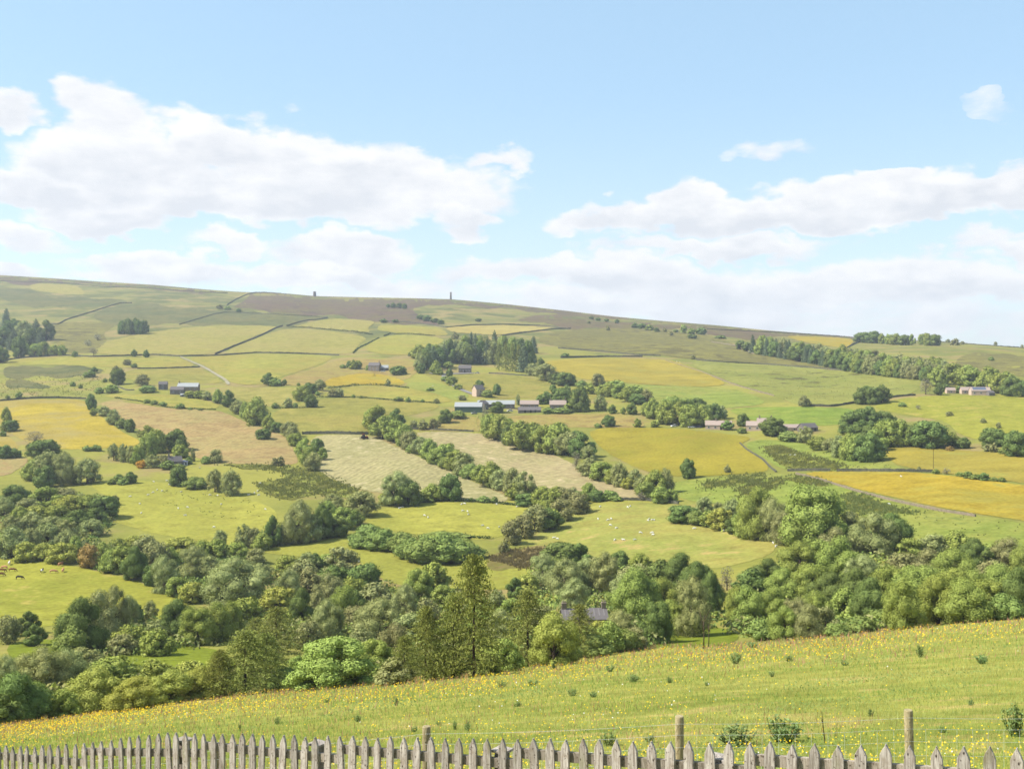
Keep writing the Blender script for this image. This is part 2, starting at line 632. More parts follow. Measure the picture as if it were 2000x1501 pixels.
def drape(name, poly, material, layer, label, cat='field', step=6.0, wob=1.0, smooth=2):
    P = chaikin(poly, smooth)
    out = []
    for a, b in zip(P, np.roll(P, -1, 0)):
        n = max(1, int(np.hypot(*(b - a)) / 6))
        for k in range(n):
            out.append(a + (b - a) * k / n)
    P = np.array(out)
    r = np.random.default_rng(len(name) + len(P))
    P = P + r.normal(0, 0.35 * min(wob, 1.5), P.shape)
    if wob > 1.5:            # ragged natural outline
        s = np.arange(len(P))
        for f in (0.11, 0.23, 0.41):
            P = P + np.stack([np.sin(s * f + r.uniform(0, 6)) * 1.6, np.sin(s * f * 1.17 + r.uniform(0, 6)) * 0.8], 1) * wob
    P[:, 1] = np.maximum(P[:, 1], sky_row(P[:, 0]) + 0.6)
    x0, y0 = P.min(0)
    x1, y1 = P.max(0)
    sx = step * 1.6
    gx, gy = np.meshgrid(np.arange(x0 + 3, x1, sx), np.arange(y0 + 2, y1, step))
    gx = gx.ravel() + r.uniform(-2, 2, gx.size)
    gy = gy.ravel() + r.uniform(-1, 1, gy.size)
    ins = inside(P, gx, gy) & (gy > sky_row(gx) + 1.5)
    pts = [Vector(p) for p in P] + [Vector((a, b)) for a, b in zip(gx[ins], gy[ins])]
    nb = len(P)
    v, e, f, *_ = delaunay_2d_cdt(pts, [(i, (i + 1) % nb) for i in range(nb)], [], 1, 1e-4)
    v = np.array([(p[0], p[1]) for p in v])
    W = hit(v[:, 0], v[:, 1])
    W[:, 2] += W[:, 1] * (0.00007 + 0.00011 * layer) + 0.02
    tri = np.array([t for t in f if len(t) == 3], np.int32)
    a = W[tri]
    up = np.cross(a[:, 1] - a[:, 0], a[:, 2] - a[:, 0])[:, 2]
    tri[up < 0] = tri[up < 0][:, ::-1]
    o = link(name, mesh_np(name, W, [tri], [material], smooth=True))
    tag(o, label, cat, kind='structure')
    return o


M_MOOR = field_mat('heather_moor', (140, 118, 98), (156, 154, 88), (112, 96, 84), 0.014, 0.04, (0.48, 0.62))
M_MOOR2 = field_mat('brown_grass_moor', (144, 124, 94), (156, 152, 88), (120, 106, 84), 0.009, 0.035, (0.50, 0.62))
M_OLIVE = field_mat('dark_rough_grass', (126, 136, 80), (150, 150, 88), (108, 122, 76), 0.012, 0.05)
M_PALE = field_mat('pale_pasture', (186, 186, 92), (196, 190, 102), (168, 172, 84), 0.014, 0.1)
M_PALE2 = field_mat('yellow_pasture', (188, 192, 86), (194, 188, 90), (168, 168, 78), 0.014, 0.1)
M_STRAW = field_mat('straw_meadow', (216, 198, 116), (204, 192, 104), None, 0.014, 0.1)
M_BROWNG = field_mat('seeding_meadow', (176, 178, 84), (188, 184, 90), (166, 158, 80), 0.014, 0.08)
M_BROWN = field_mat('brown_meadow', (190, 164, 100), (194, 178, 98), (168, 146, 90), 0.014, 0.08)
M_ORANGE = field_mat('buttercup_meadow', (212, 184, 66), (196, 180, 76), (182, 168, 74), 0.02, 0.09, (0.55, 0.68))
M_YELLOW = field_mat('yellow_meadow', (218, 194, 76), (204, 190, 92), (190, 180, 96), 0.02, 0.07, (0.52, 0.66))
M_OLIVEY = field_mat('olive_meadow', (192, 184, 66), (178, 178, 62), (172, 164, 62), 0.014, 0.05, (0.52, 0.64))
M_UPYEL = field_mat('upper_meadow', (206, 186, 78), (188, 180, 78), (178, 178, 80), 0.012, 0.06)
M_GREEN = field_mat('bright_pasture', (166, 188, 82), (182, 192, 90), (142, 160, 76), 0.014, 0.09)
M_GREEN2 = field_mat('fresh_pasture', (154, 184, 72), (170, 188, 80), None, 0.014, 0.09)
M_RUSHG = field_mat('rushy_pasture', (180, 188, 92), (166, 180, 84), (120, 122, 66), 0.014, 0.05, (0.55, 0.64))
M_LOWP = field_mat('valley_pasture', (198, 202, 88), (184, 192, 82), (166, 170, 74), 0.02, 0.13)
M_LOWP2 = field_mat('valley_meadow', (200, 198, 100), (182, 194, 92), (204, 190, 110), 0.016, 0.08)
M_RUSH = field_mat('rush_bed', (142, 150, 64), (122, 124, 54), (164, 176, 78), 0.03, 0.10, (0.48, 0.60))
M_HAY1 = field_mat('mown_hay', (208, 204, 138), (198, 198, 128), (218, 212, 154), 0.02, 0.2, rows=(3.4, 12, 0.13, 14))
M_HAY2 = field_mat('mown_hay_pale', (210, 199, 140), (200, 197, 130), (218, 206, 152), 0.02, 0.2, rows=(4.2, -28, 0.06, 8))
M_TAN = field_mat('cut_meadow', (204, 174, 116), (200, 182, 116), (192, 162, 108), 0.02, 0.12, rows=(3.8, 10, 0.09, 12))
M_COW = field_mat('cow_pasture', (192, 198, 78), (178, 188, 72), (196, 182, 90), 0.03, 0.12, (0.56, 0.68))
M_STRIP = field_mat('lush_grass', (160, 180, 58), (150, 170, 56), (130, 150, 52), 0.04, 0.2)
M_BRACK = field_mat('dead_bracken', (172, 152, 98), (150, 146, 76), (130, 140, 60), 0.05, 0.25)
M_TRACK = field_mat('farm_track', (206, 198, 170), (196, 186, 150), None, 0.05, 0.4)
M_ROAD = field_mat('lane', (186, 180, 176), (176, 172, 164), None, 0.05, 0.4)
M_MEADOW = field_mat('flower_meadow', (192, 194, 92), (176, 186, 84), (196, 184, 104), 0.06, 0.5, (0.55, 0.68), k=0.44)
M_MOOR3 = field_mat('olive_moor', (150, 150, 84), (180, 180, 92), (126, 124, 74), 0.014, 0.05, (0.50, 0.60))

S = sky_row


def crest(xa, xb, n=30):
    return [(x, float(S(x)) + 0.5) for x in np.linspace(xa, xb, n)]


FIELDS = [
    ('heather_moor', crest(-200, 452, 20) + [(440, 574), (300, 562.5), (160, 555), (0, 549), (-200, 544)], M_MOOR, 0, 'thin brown heather strip along the skyline at the upper left', 'moor'),
    ('heather_moor', crest(488, 1120, 40) + [(1100, 612), (1000, 603), (900, 597), (830, 600), (800, 606), (870, 634), (760, 632), (660, 620), (560, 612), (452, 600), (470, 586)], M_MOOR, 0, 'purple-brown heather moor below the two towers', 'moor'),
    ('heather_moor', crest(1120, 1700, 40) + [(1640, 660), (1500, 658), (1440, 662), (1380, 650), (1300, 642), (1200, 640), (1120, 640), (1000, 628), (1060, 616)], M_MOOR2, 0, 'brown and olive moor on the long ridge right of the tall tower', 'moor'),
    ('rough_pasture', [(170, 620), (240, 595), (350, 600), (450, 604), (560, 613), (640, 622), (592, 634), (540, 637), (420, 633), (330, 638), (230, 632)], M_OLIVE, 0, 'dark olive rough pasture below the moor wall'),
    ('rough_moor', [(1055, 655), (1112, 645), (1200, 641), (1300, 643), (1380, 655), (1425, 668), (1465, 690), (1600, 712), (1735, 732), (1600, 718), (1480, 709), (1340, 701), (1290, 693), (1200, 687), (1100, 679), (1050, 668)], M_MOOR3, 1, 'olive brown rough moor right of the conifer plantation', 'moor'),
    ('rough_moor', [(100, 632), (180, 628), (230, 634), (200, 650), (210, 668), (180, 690), (120, 690), (105, 660)], M_MOOR3, 1, 'olive brown rough ground left of the square copse', 'moor'),
    ('rough_pasture', [(0, 560), (60, 570), (170, 582), (260, 590), (160, 600), (60, 596), (0, 590)], M_OLIVE, 0, 'dark green band across the upper left hill'),
    ('buttercup_field', [(1528, 655.5), (1600, 657), (1672, 662), (1655, 680), (1620, 676), (1570, 668)], M_ORANGE, 1, 'small orange-yellow field just under the right skyline'),
    ('rough_pasture', [(1880, 690), (2100, 700), (2100, 735), (1960, 735), (1860, 722)], M_MOOR3, 0, 'brownish rough slope above the far right farm'),
    ('rough_pasture', [(0, 715), (100, 714), (200, 720), (190, 732), (120, 735), (0, 738)], M_OLIVE, 0, 'dark green wet hollow on the far left'),
    ('rough_pasture', [(0, 742), (60, 745), (110, 748), (80, 758), (0, 757)], M_OLIVE, 0, 'small dark green patch on the far left'),
    ('pasture', [(60, 553), (150, 556), (172, 576), (120, 574), (60, 566)], M_PALE, 0, 'pale green patch just under the left skyline'),
    ('pasture', [(190, 672), (260, 655), (330, 643), (430, 635), (545, 637), (535, 642), (480, 664), (422, 691), (330, 694), (240, 694), (180, 690)], M_PALE, 1, 'wide pale green pasture right of the square copse'),
    ('pasture', [(553, 641), (640, 645), (722, 658), (695, 678), (690, 690), (640, 692), (570, 689), (500, 688), (430, 691), (482, 667)], M_PALE, 1, 'pale green pasture below the dark hedge'),
    ('pasture', [(574, 637), (640, 622), (700, 624), (736, 628), (718, 640), (724, 650), (640, 643), (565, 637)], M_PALE, 2, 'small upper pasture dotted with white sheep'),
    ('pasture', [(708, 681), (738, 660), (780, 653), (850, 657), (872, 665), (830, 684), (795, 694), (740, 692)], M_PALE2, 1, 'yellow-green pasture left of the conifer plantation'),
    ('meadow', [(865, 641), (920, 636), (1000, 635), (1092, 642), (1050, 646), (980, 655), (930, 652), (890, 650)], M_STRAW, 2, 'straw coloured meadow above the conifer plantation'),
    ('meadow', [(742, 634), (800, 635), (862, 641), (880, 655), (830, 655), (780, 651), (735, 645)], M_PALE2, 1, 'narrow yellowish meadow above the pasture left of the plantation'),
    ('meadow', [(5, 712), (40, 700), (160, 697), (245, 698), (350, 697), (388, 716), (300, 719), (240, 718), (180, 715), (100, 712)], M_PALE2, 1, 'long yellow-green meadow under the wall on the left'),
    ('meadow', [(365, 698), (430, 694), (560, 691), (652, 694), (640, 706), (600, 721), (545, 736), (530, 750), (458, 752), (405, 716)], M_PALE2, 1, 'yellow-green meadow right of the farm track'),
    ('meadow', [(242, 722), (390, 718), (418, 735), (443, 750), (300, 749), (246, 740)], M_BROWNG, 1, 'brownish meadow left of the farm track'),
    ('meadow', [(545, 738), (605, 722), (660, 701), (800, 701), (822, 722), (790, 745), (640, 754), (560, 754)], M_BROWN, 1, 'pinkish brown meadow around the small cottage'),
    ('meadow', [(632, 742), (700, 729), (750, 731), (795, 746), (780, 755), (700, 750), (640, 757)], M_ORANGE, 2, 'orange-yellow buttercup patch below the small cottage'),
    ('meadow', [(445, 756), (520, 757), (600, 758), (638, 762), (605, 780), (540, 795), (500, 790), (470, 780)], M_PALE, 1, 'green-yellow meadow right of the left farm'),
    ('meadow', [(622, 776), (650, 760), (700, 752), (780, 758), (850, 768), (890, 784), (860, 786), (780, 781), (700, 773)], M_PALE2, 1, 'bright meadow enclosed by a curving hedge'),
    ('meadow', [(535, 802), (622, 779), (700, 776), (790, 783), (862, 789), (850, 801), (780, 815), (735, 832), (720, 847), (590, 847), (556, 835), (532, 820)], M_BROWNG, 1, 'large olive-brown meadow above the left hay field'),
    ('meadow', [(810, 720), (880, 735), (920, 728), (1020, 735), (1100, 752), (1180, 772), (1120, 790), (1040, 776), (960, 780), (905, 762), (850, 742)], M_BROWNG, 1, 'green-brown meadow between the grey cottage and the main farm'),
    ('pasture', [(800, 745), (870, 750), (920, 772), (900, 785), (850, 768), (790, 755)], M_GREEN, 1, 'fresh green slope below the lane'),
    ('buttercup_field', [(0, 784), (80, 779), (165, 780), (186, 806), (240, 845), (278, 862), (262, 871), (200, 876), (130, 878), (60, 868), (20, 845), (-20, 835), (-120, 830), (-120, 788)], M_YELLOW, 1, 'bright yellow buttercup field on the left'),
    ('buttercup_field', [(-120, 838), (0, 842), (30, 862), (40, 876), (0, 880), (-120, 884)], M_YELLOW, 1, 'small yellow wedge at the left edge below the yellow field'),
    ('mown_field', [(-120, 892), (0, 893), (55, 893), (52, 905), (20, 926), (0, 930), (-120, 940)], M_TAN, 1, 'small tan field at the left edge'),
    ('mown_field', [(195, 785), (240, 784), (330, 798), (430, 801), (480, 825), (560, 851), (574, 880), (586, 908), (480, 907), (400, 900), (330, 872), (262, 834), (205, 802)], M_TAN, 1, 'tan cut field beside the yellow field'),
    ('meadow', [(190, 770), (350, 770), (432, 790), (420, 800), (330, 796), (240, 782)], M_PALE2, 1, 'narrow green meadow above the tan field'),
    ('hay_field', [(600, 849), (722, 849), (765, 868), (850, 907), (930, 943), (995, 970), (985, 982), (880, 974), (800, 968), (705, 957), (640, 932), (618, 915)], M_HAY1, 1, 'pale mown hay field with wavy swathes and a tractor'),
    ('hay_field', [(806, 843), (930, 844), (1010, 865), (1105, 896), (1150, 928), (1262, 958), (1300, 972), (1200, 975), (1080, 968), (1010, 940), (900, 898), (835, 862)], M_HAY2, 1, 'pale mown hay field right of the tree line'),
    ('meadow', [(830, 838), (872, 816), (936, 812), (944, 842), (915, 843), (812, 841)], M_BROWN, 2, 'brown paddock below the green barn'),
    ('meadow', [(985, 812), (1100, 809), (1230, 808), (1262, 828), (1250, 836), (1100, 834), (1000, 828)], M_BROWN, 1, 'brown meadow right below the main farm'),
    ('meadow', [(1140, 836), (1300, 835), (1400, 845), (1472, 855), (1445, 866), (1470, 886), (1500, 907), (1500, 921), (1440, 926), (1330, 932), (1260, 922), (1180, 882)], M_OLIVEY, 2, 'olive-yellow meadow left of the curving wall'),
    ('meadow', [(1058, 706), (1140, 699), (1250, 700), (1322, 705), (1385, 731), (1425, 752), (1360, 756), (1250, 750), (1130, 740), (1085, 726)], M_UPYEL, 2, 'large golden meadow on the upper middle slope'),
    ('pasture', [(1128, 743), (1250, 752), (1422, 757), (1475, 772), (1500, 788), (1420, 798), (1330, 800), (1250, 784)], M_GREEN, 1, 'green pasture below the golden meadow'),
    ('pasture', [(1330, 703), (1480, 711), (1600, 720), (1735, 735), (1802, 750), (1780, 771), (1660, 790), (1560, 792), (1512, 772), (1425, 746)], M_RUSHG, 1, 'pasture streaked with dark rushes below the long wood'),
    ('pasture', [(1410, 797), (1560, 794), (1682, 798), (1660, 830), (1540, 832), (1470, 822)], M_GREEN2, 1, 'bright green pasture above the right farmhouses'),
    ('pasture', [(1700, 792), (1780, 773), (2000, 770), (2100, 770), (2100, 868), (1960, 866), (1875, 852), (1850, 822), (1740, 806)], M_COW, 1, 'wide yellow-green pasture below the right farm'),
    ('meadow', [(1722, 876), (1780, 871), (1870, 879), (2000, 887), (2100, 895), (2100, 955), (2000, 943), (1920, 934), (1800, 919), (1745, 906)], M_UPYEL, 2, 'dull golden meadow behind the brightest buttercup field'),
    ('buttercup_field', [(1560, 921), (1780, 921), (1900, 934), (2000, 948), (2100, 960), (2100, 1030), (2000, 1017), (1850, 994), (1700, 961), (1605, 936)], M_ORANGE, 2, 'bright orange-yellow buttercup field at the right edge'),
    ('pasture', [(1450, 868), (1490, 856), (1600, 870), (1720, 902), (1775, 917), (1600, 918), (1530, 918), (1500, 900)], M_GREEN, 1, 'green pasture with a dark rush bed behind the curving wall'),
    ('rush_bed', [(1482, 874), (1525, 873), (1570, 886), (1640, 905), (1650, 914), (1560, 916), (1520, 905), (1505, 890)], M_RUSH, 3, 'dark olive rush bed behind the curving wall', 'rushes'),
    ('pasture', [(1310, 937), (1500, 926), (1560, 926), (1650, 950), (1800, 987), (2000, 1022), (2100, 1036), (2100, 1100), (2000, 1075), (1800, 1062), (1700, 1005), (1500, 992), (1320, 977)], M_GREEN, 1, 'green pasture below the pale wall'),
    ('rush_bed', [(1365, 945), (1430, 930), (1496, 925), (1480, 940), (1420, 951), (1380, 955)], M_RUSH, 3, 'olive rush bed below the olive-yellow meadow', 'rushes'),
    ('rush_bed', [(1440, 955), (1480, 936), (1535, 934), (1522, 950), (1480, 962), (1450, 975)], M_RUSH, 3, 'brownish rush bed right of the lone field tree', 'rushes'),
    ('rush_bed', [(1535, 929), (1590, 934), (1625, 946), (1590, 949), (1555, 942)], M_RUSH, 3, 'small dark rush bed under the upper end of the pale wall', 'rushes'),
    ('rush_bed', [(1655, 960), (1695, 968), (1725, 984), (1780, 996), (1800, 1002), (1700, 1006), (1640, 1000), (1640, 978)], M_RUSH, 3, 'large dark rush bed behind the tallest bright tree', 'rushes'),
    ('pasture', [(1150, 988), (1250, 980), (1308, 986), (1400, 1030), (1522, 1058), (1505, 1085), (1400, 1112), (1280, 1104), (1150, 1092), (1050, 1066), (1000, 1068), (1060, 1038), (1110, 1008)], M_LOWP2, 1, 'pale valley pasture with grazing sheep right of the diagonal hedge'),
    ('pasture', [(690, 1012), (760, 990), (860, 979), (1000, 986), (1062, 996), (1022, 1026), (962, 1055), (860, 1050), (760, 1036)], M_LOWP, 1, 'pale valley pasture with sheep left of the diagonal hedge'),
    ('pasture', [(495, 1078), (600, 1055), (690, 1040), (702, 1060), (800, 1090), (900, 1092), (980, 1088), (1040, 1090), (1035, 1150), (900, 1152), (760, 1142), (700, 1092), (600, 1088)], M_LOWP, 1, 'valley pasture below the dense bramble bank'),
    ('pasture', [(165, 942), (260, 936), (400, 950), (520, 985), (545, 1002), (525, 1072), (420, 1062), (300, 1042), (200, 1012), (225, 980)], M_LOWP, 1, 'sloping valley pasture with scattered sheep on the left'),
    ('rush_bed', [(415, 905), (560, 910), (612, 920), (642, 932), (705, 957), (680, 969), (600, 966), (560, 976), (520, 962), (500, 945), (560, 935), (540, 920)], M_RUSH, 3, 'dark green rush bed left of the mown hay field', 'rushes'),
    ('cow_field', [(-120, 1078), (0, 1084), (130, 1102), (250, 1128), (330, 1158), (372, 1175), (345, 1212), (220, 1200), (110, 1222), (0, 1228), (-120, 1232)], M_COW, 1, 'yellow-green pasture with brown cattle on the left'),
    ('grass_strip', [(0, 1258), (100, 1246), (250, 1262), (420, 1262), (470, 1300), (400, 1345), (200, 1345), (60, 1330)], M_STRIP, 1, 'lush green strip between the tree belts on the left'),
    ('bracken_patch', [(950, 1090), (990, 1072), (1080, 1070), (1120, 1082), (1090, 1105), (1020, 1112), (960, 1112)], M_BRACK, 2, 'brown bracken patch above the tall larch'),
    ('grass_strip', [(1270, 1262), (1320, 1228), (1420, 1225), (1450, 1245), (1400, 1266), (1320, 1275)], M_STRIP, 1, 'small grass clearing around the bare dead tree'),
]
for nm, poly, mt, lay, lb, *ct in FIELDS:
    drape(nm, poly, mt, lay, lb, ct[0] if ct else 'field', wob=2.6 if nm in ('rush_bed', 'bracken_patch', 'rough_pasture', 'heather_moor') else 1.0)

EDGE = [(-120, 1432), (0, 1416), (100, 1401), (200, 1382), (300, 1371), (400, 1362), (500, 1351), (600, 1341), (700, 1337), (800, 1326), (900, 1316), (1000, 1301), (1100, 1286), (1150, 1281),
        (1250, 1268), (1300, 1262), (1400, 1262), (1500, 1254), (1600, 1247), (1700, 1237), (1800, 1219), (1900, 1209), (2000, 1204), (2120, 1196)]
EX, EY = [e[0] for e in EDGE], [e[1] for e in EDGE]
drape('meadow', [(-420, 1470)] + EDGE + [(2390, 1180), (2390, 1745), (2120, 1730), (1500, 1720), (1000, 1690), (500, 1640), (-120, 1600), (-420, 1590)], M_MEADOW, 0, 'flower meadow sloping down behind the picket fence', 'meadow', step=10, smooth=1)


def ribbon_poly(pts, w0, w1=None):
    """outline of a strip along pixel points, half-width w (upright in the picture)"""
    w1 = w0 if w1 is None else w1
    n = len(pts)
    up, dn = [], []
    for i, p in enumerate(pts):
        a = Vector(pts[max(i - 1, 0)])
        b = Vector(pts[min(i + 1, n - 1)])
        d = (b - a).normalized()
        nrm = Vector((-d.y, d.x))
        w = w0 + (w1 - w0) * i / max(1, n - 1)
        up.append((p[0] + nrm.x * w * 2, p[1] + nrm.y * w))
        dn.append((p[0] - nrm.x * w * 2, p[1] - nrm.y * w))
    return up + dn[::-1]


for pts, w0, w1, mt, nm, lb in [
    ([(352, 697), (372, 706), (398, 717), (425, 733), (440, 742), (447, 751)], 1.0, 2.0, M_TRACK, 'farm_track', 'pale farm track winding down to the left farm'),
    ([(866, 733), (868, 742), (885, 753), (905, 763), (930, 772)], 2.2, 1.6, M_ROAD, 'lane', 'grey lane curving down past the lone stone barn'),
    ([(838, 729), (868, 731), (925, 729)], 1.0, 1.0, M_ROAD, 'lane', 'short grey lane in front of the grey cottage'),
    ([(933, 812), (928, 826), (934, 843)], 0.7, 1.0, M_PALE, 'field_track', 'pale wheel track through the brown paddock'),
]:
    drape(nm, ribbon_poly(pts, w0, w1), mt, 4, lb, 'track', step=4, wob=0.3, smooth=1)


# ------------------------------------------------------------------ drystone walls and thin hedges
def wall_mat():
    m, g = mat('drystone')
    co = g.n('ShaderNodeNewGeometry').outputs['Position']
    n = g.noise(co, 0.9, 5, 0.7)
    v = g.n('ShaderNodeTexVoronoi')
    g.L.new(co, v.inputs['Vector'])
    v.inputs['Scale'].default_value = 2.4
    c = g.mix(g.ramp(n, 0.35, 0.65), alb((96, 98, 84), 0.62), alb((134, 130, 108), 0.62))
    c = g.mix(g.m('MULTIPLY', v.outputs['Distance'], 0.5), c, alb((70, 72, 60), 0.6))
    g.out(rough_diffuse(g, c, 0.95, (v.outputs['Distance'], 0.8, 0.2)))
    return m


def wall_mat_pale():
    m, g = mat('pale_drystone')
    co = g.n('ShaderNodeNewGeometry').outputs['Position']
    n = g.noise(co, 0.9, 5, 0.7)
    c = g.mix(g.ramp(n, 0.35, 0.65), alb((178, 160, 138), 0.5), alb((150, 140, 112), 0.5))
    g.out(rough_diffuse(g, c, 0.95, (n, 0.8, 0.2)))
    return m


M_WALL, M_WALLP = wall_mat(), wall_mat_pale()
M_HEDGE = leaf_mat('hedge_leaf', (0.035, 0.06, 0.02), (0.06, 0.09, 0.03), 0.2, 0.6)


def path_px(pts, step):
    out = []
    P = [np.array(p, float) for p in pts]
    for a, b in zip(P, P[1:]):
        n = max(1, int(np.hypot(*(b - a)) / step))
        for k in range(n):
            out.append(a + (b - a) * k / n)
    out.append(P[-1])
    out = np.array(out)
    for _ in range(2):
        q = out.copy()
        q[1:-1] = (out[:-2] + 2 * out[1:-1] + out[2:]) / 4
        out = q
    return out


def wall(pts, label, h=1.5, th=0.7, m=None, name='drystone_wall', cat='wall', kindp=None):
    px = path_px(pts, 4.0)
    W = hit(px[:, 0], np.maximum(px[:, 1], sky_row(px[:, 0]) + 0.5))
    r = np.random.default_rng(int(pts[0][0]) + 11)
    n = len(W)
    d = np.gradient(W[:, :2], axis=0)
    d /= np.linalg.norm(d, axis=1)[:, None] + 1e-9
    nr = np.stack([-d[:, 1], d[:, 0]], 1)
    hh = h * r.uniform(0.82, 1.12, n)
    V = []
    for sgn, top in ((-1, 0), (-0.65, 1), (0.65, 1), (1, 0)):
        p = W.copy()
        p[:, :2] += nr * (th / 2 * sgn)
        p[:, 2] += hh if top else -0.5
        V.append(p)
    V = np.stack(V, 1).reshape(-1, 3)
    i = np.arange(n - 1) * 4
    q = np.concatenate([np.stack([i + a, i + a + 4, i + a + 5, i + a + 1], 1) for a in range(3)])
    caps = np.array([[0, 1, 2, 3], [4 * n - 1, 4 * n - 2, 4 * n - 3, 4 * n - 4]])
    o = link(name, mesh_np(name, V, [q, caps], [m or M_WALL]))
    tag(o, label, cat)
    return o


WALLS = [
    ([(85, 632), (115, 634), (125, 626), (140, 621), (180, 609), (210, 599), (235, 592), (258, 592)], 'dark drystone wall climbing from the left wood to the moor', 1.9),
    ([(0, 549), (60, 551), (130, 553), (200, 560), (300, 563), (400, 571), (445, 572.5)], 'thin drystone wall along the foot of the left skyline heather', 1.6),
    ([(420, 692), (455, 677), (500, 660), (540, 640), (552, 637)], 'diagonal drystone wall between the two wide pale pastures', 2.0),
    ([(560, 637), (585, 629), (600, 626), (622, 624), (640, 621)], 'short drystone wall on the left of the small sheep pasture', 2.0),
    ([(0, 708), (20, 702), (60, 697), (130, 694), (180, 697), (240, 695), (300, 693), (350, 696), (420, 695), (500, 689), (560, 690), (640, 693), (662, 694)], 'long horizontal drystone wall across the left hillside', 1.7),
    ([(350, 634), (380, 625), (420, 613), (440, 610), (500, 612), (560, 615), (640, 620)], 'drystone wall below the purple heather', 1.5),
    ([(443, 596), (460, 585), (485, 574), (500, 571.5), (530, 572), (560, 575)], 'steep drystone wall running up to the skyline', 2.2),
    ([(740, 627), (800, 630), (850, 636), (872, 640), (920, 635), (1000, 634), (1070, 637), (1110, 643)], 'drystone wall along the top of the straw coloured meadow', 1.8),
    ([(980, 656), (1020, 650), (1080, 643), (1115, 642)], 'drystone wall along the lower right of the straw coloured meadow', 2.0),
    ([(1090, 680), (1150, 685), (1200, 689), (1240, 693), (1290, 695)], 'drystone wall above the golden meadow', 1.6),
    ([(1095, 699), (1180, 697), (1255, 697)], 'dark drystone wall along the top of the golden meadow', 2.0),
    ([(268, 720), (320, 719.5), (390, 717)], 'drystone wall above the brownish meadow by the track', 1.5),
    ([(0, 783), (60, 778), (110, 777), (168, 779)], 'drystone wall along the top of the bright yellow field', 1.5),
    ([(590, 848), (650, 847), (720, 848.5)], 'dark wall along the top of the left hay field', 2.0),
    ([(800, 838), (850, 840), (925, 843)], 'drystone wall along the top of the right hay field', 1.4),
    ([(1360, 703), (1420, 708), (1500, 712), (1580, 718), (1660, 725), (1745, 734)], 'long drystone wall above the rush streaked pasture', 1.5),
    ([(1560, 792), (1625, 794), (1676, 786)], 'drystone wall left of the round tree clump', 1.6),
    ([(1738, 777), (1760, 774), (1788, 772)], 'drystone wall right of the round tree clump', 1.6),
    ([(1445, 866), (1460, 880), (1490, 897), (1503, 912), (1516, 922)], 'curving drystone wall right of the olive-yellow meadow', 1.0),
    ([(1538, 920), (1580, 919), (1622, 919.5)], 'dark drystone wall left of the gate gap', 1.4),
    ([(1634, 920), (1700, 920), (1770, 920.5), (1822, 922)], 'dark drystone wall right of the gate gap', 1.4),
    ([(1205, 976), (1260, 977), (1325, 984)], 'drystone wall below the right hay field', 1.2),
    ([(1655, 679), (1665, 673), (1678, 668)], 'short drystone wall at the left of the skyline copse', 2.0),
    ([(1380, 643), (1450, 646), (1550, 651), (1650, 657.5), (1674, 660)], 'thin drystone wall along the right skyline', 1.6),
    ([(1836, 666.5), (1900, 672.5), (2000, 679.5)], 'thin skyline wall right of the skyline copse', 1.4),
    ([(955, 729), (990, 731), (1028, 734)], 'low drystone wall right of the grey cottage', 1.3),
    ([(230, 755), (245, 762), (262, 762)], 'low drystone wall left of the left farm', 1.2),
]
for pts, lb, h in WALLS:
    wall(pts, lb, h * 0.92, 0.7)
wall([(1555, 926), (1600, 937), (1680, 962), (1750, 980), (1830, 997), (1905, 1009)], 'pale tumbled stone wall below the orange buttercup field', 0.95, 0.7, M_WALLP)
wall([(1300, 704), (1370, 726), (1420, 746), (1450, 756), (1512, 773)], 'pale low wall running down right of the golden meadow', 0.9, 0.7, M_WALLP)
wall([(1390, 668), (1440, 676), (1470, 691), (1530, 698), (1592, 706)], 'pale stone wall along the foot of the long wood', 1.3, 0.7, M_WALLP)


def hedge(pts, label, h=1.8, dens=3.0, th=1.4):
    """a thin clipped or scrubby hedge: many small leaf faces round a leafy core"""
    px = path_px(pts, 2.0)
    W = hit(px[:, 0], px[:, 1])
    r = np.random.default_rng(int(pts[0][0]) + 5)
    seg = np.linalg.norm(np.diff(W, axis=0), axis=1)
    cum = np.concatenate([[0], np.cumsum(seg)])
    n = int(cum[-1] * dens * 6)
    s = r.uniform(0, cum[-1], n)
    P = np.stack([np.interp(s, cum, W[:, k]) for k in range(3)], 1)
    top = h * (0.75 + 0.35 * np.sin(s * 0.31) * np.sin(s * 0.083 + 1))
    P[:, 0] += r.normal(0, th * 0.4, n)
    P[:, 1] += r.normal(0, th * 0.4, n)
    P[:, 2] += top * r.uniform(0.05, 1.0, n)
    V, Q = leaf_quads(P, r.normal(0, 1, (n, 3)) + np.array([0, 0, 0.7]), 0.34, r)
    o = link('hedge', mesh_np('hedge', V, [Q], [M_HEDGE]))
    tag(o, label, 'hedge')


# ------------------------------------------------------------------ foliage
def leaf_quads(P, N, size, r, aspect=0.62):
    """diamond leaves at P facing N; size scalar or per leaf"""
    n = len(P)
    N = N / (np.linalg.norm(N, axis=1)[:, None] + 1e-9)
    A = r.normal(0, 1, (n, 3))
    T = np.cross(N, A)
    T /= np.linalg.norm(T, axis=1)[:, None] + 1e-9
    B = np.cross(N, T)
    s = (np.asarray(size) * r.uniform(0.65, 1.25, n))[:, None]
    V = np.stack([P + T * s, P + B * s * aspect - T * s * 0.1, P - T * s, P - B * s * aspect - T * s * 0.1], 1)
    V[:, 0] += N * s * -0.18
    V[:, 2] += N * s * -0.18
    return V.reshape(-1, 3), np.arange(4 * n, dtype=np.int32).reshape(n, 4)


_b = bmesh.new()
bmesh.ops.create_icosphere(_b, subdivisions=2, radius=1.0)
ICO_V = np.array([v.co[:] for v in _b.verts])
ICO_F = np.array([[v.index for v in f.verts] for f in _b.faces], np.int32)
_b.free()

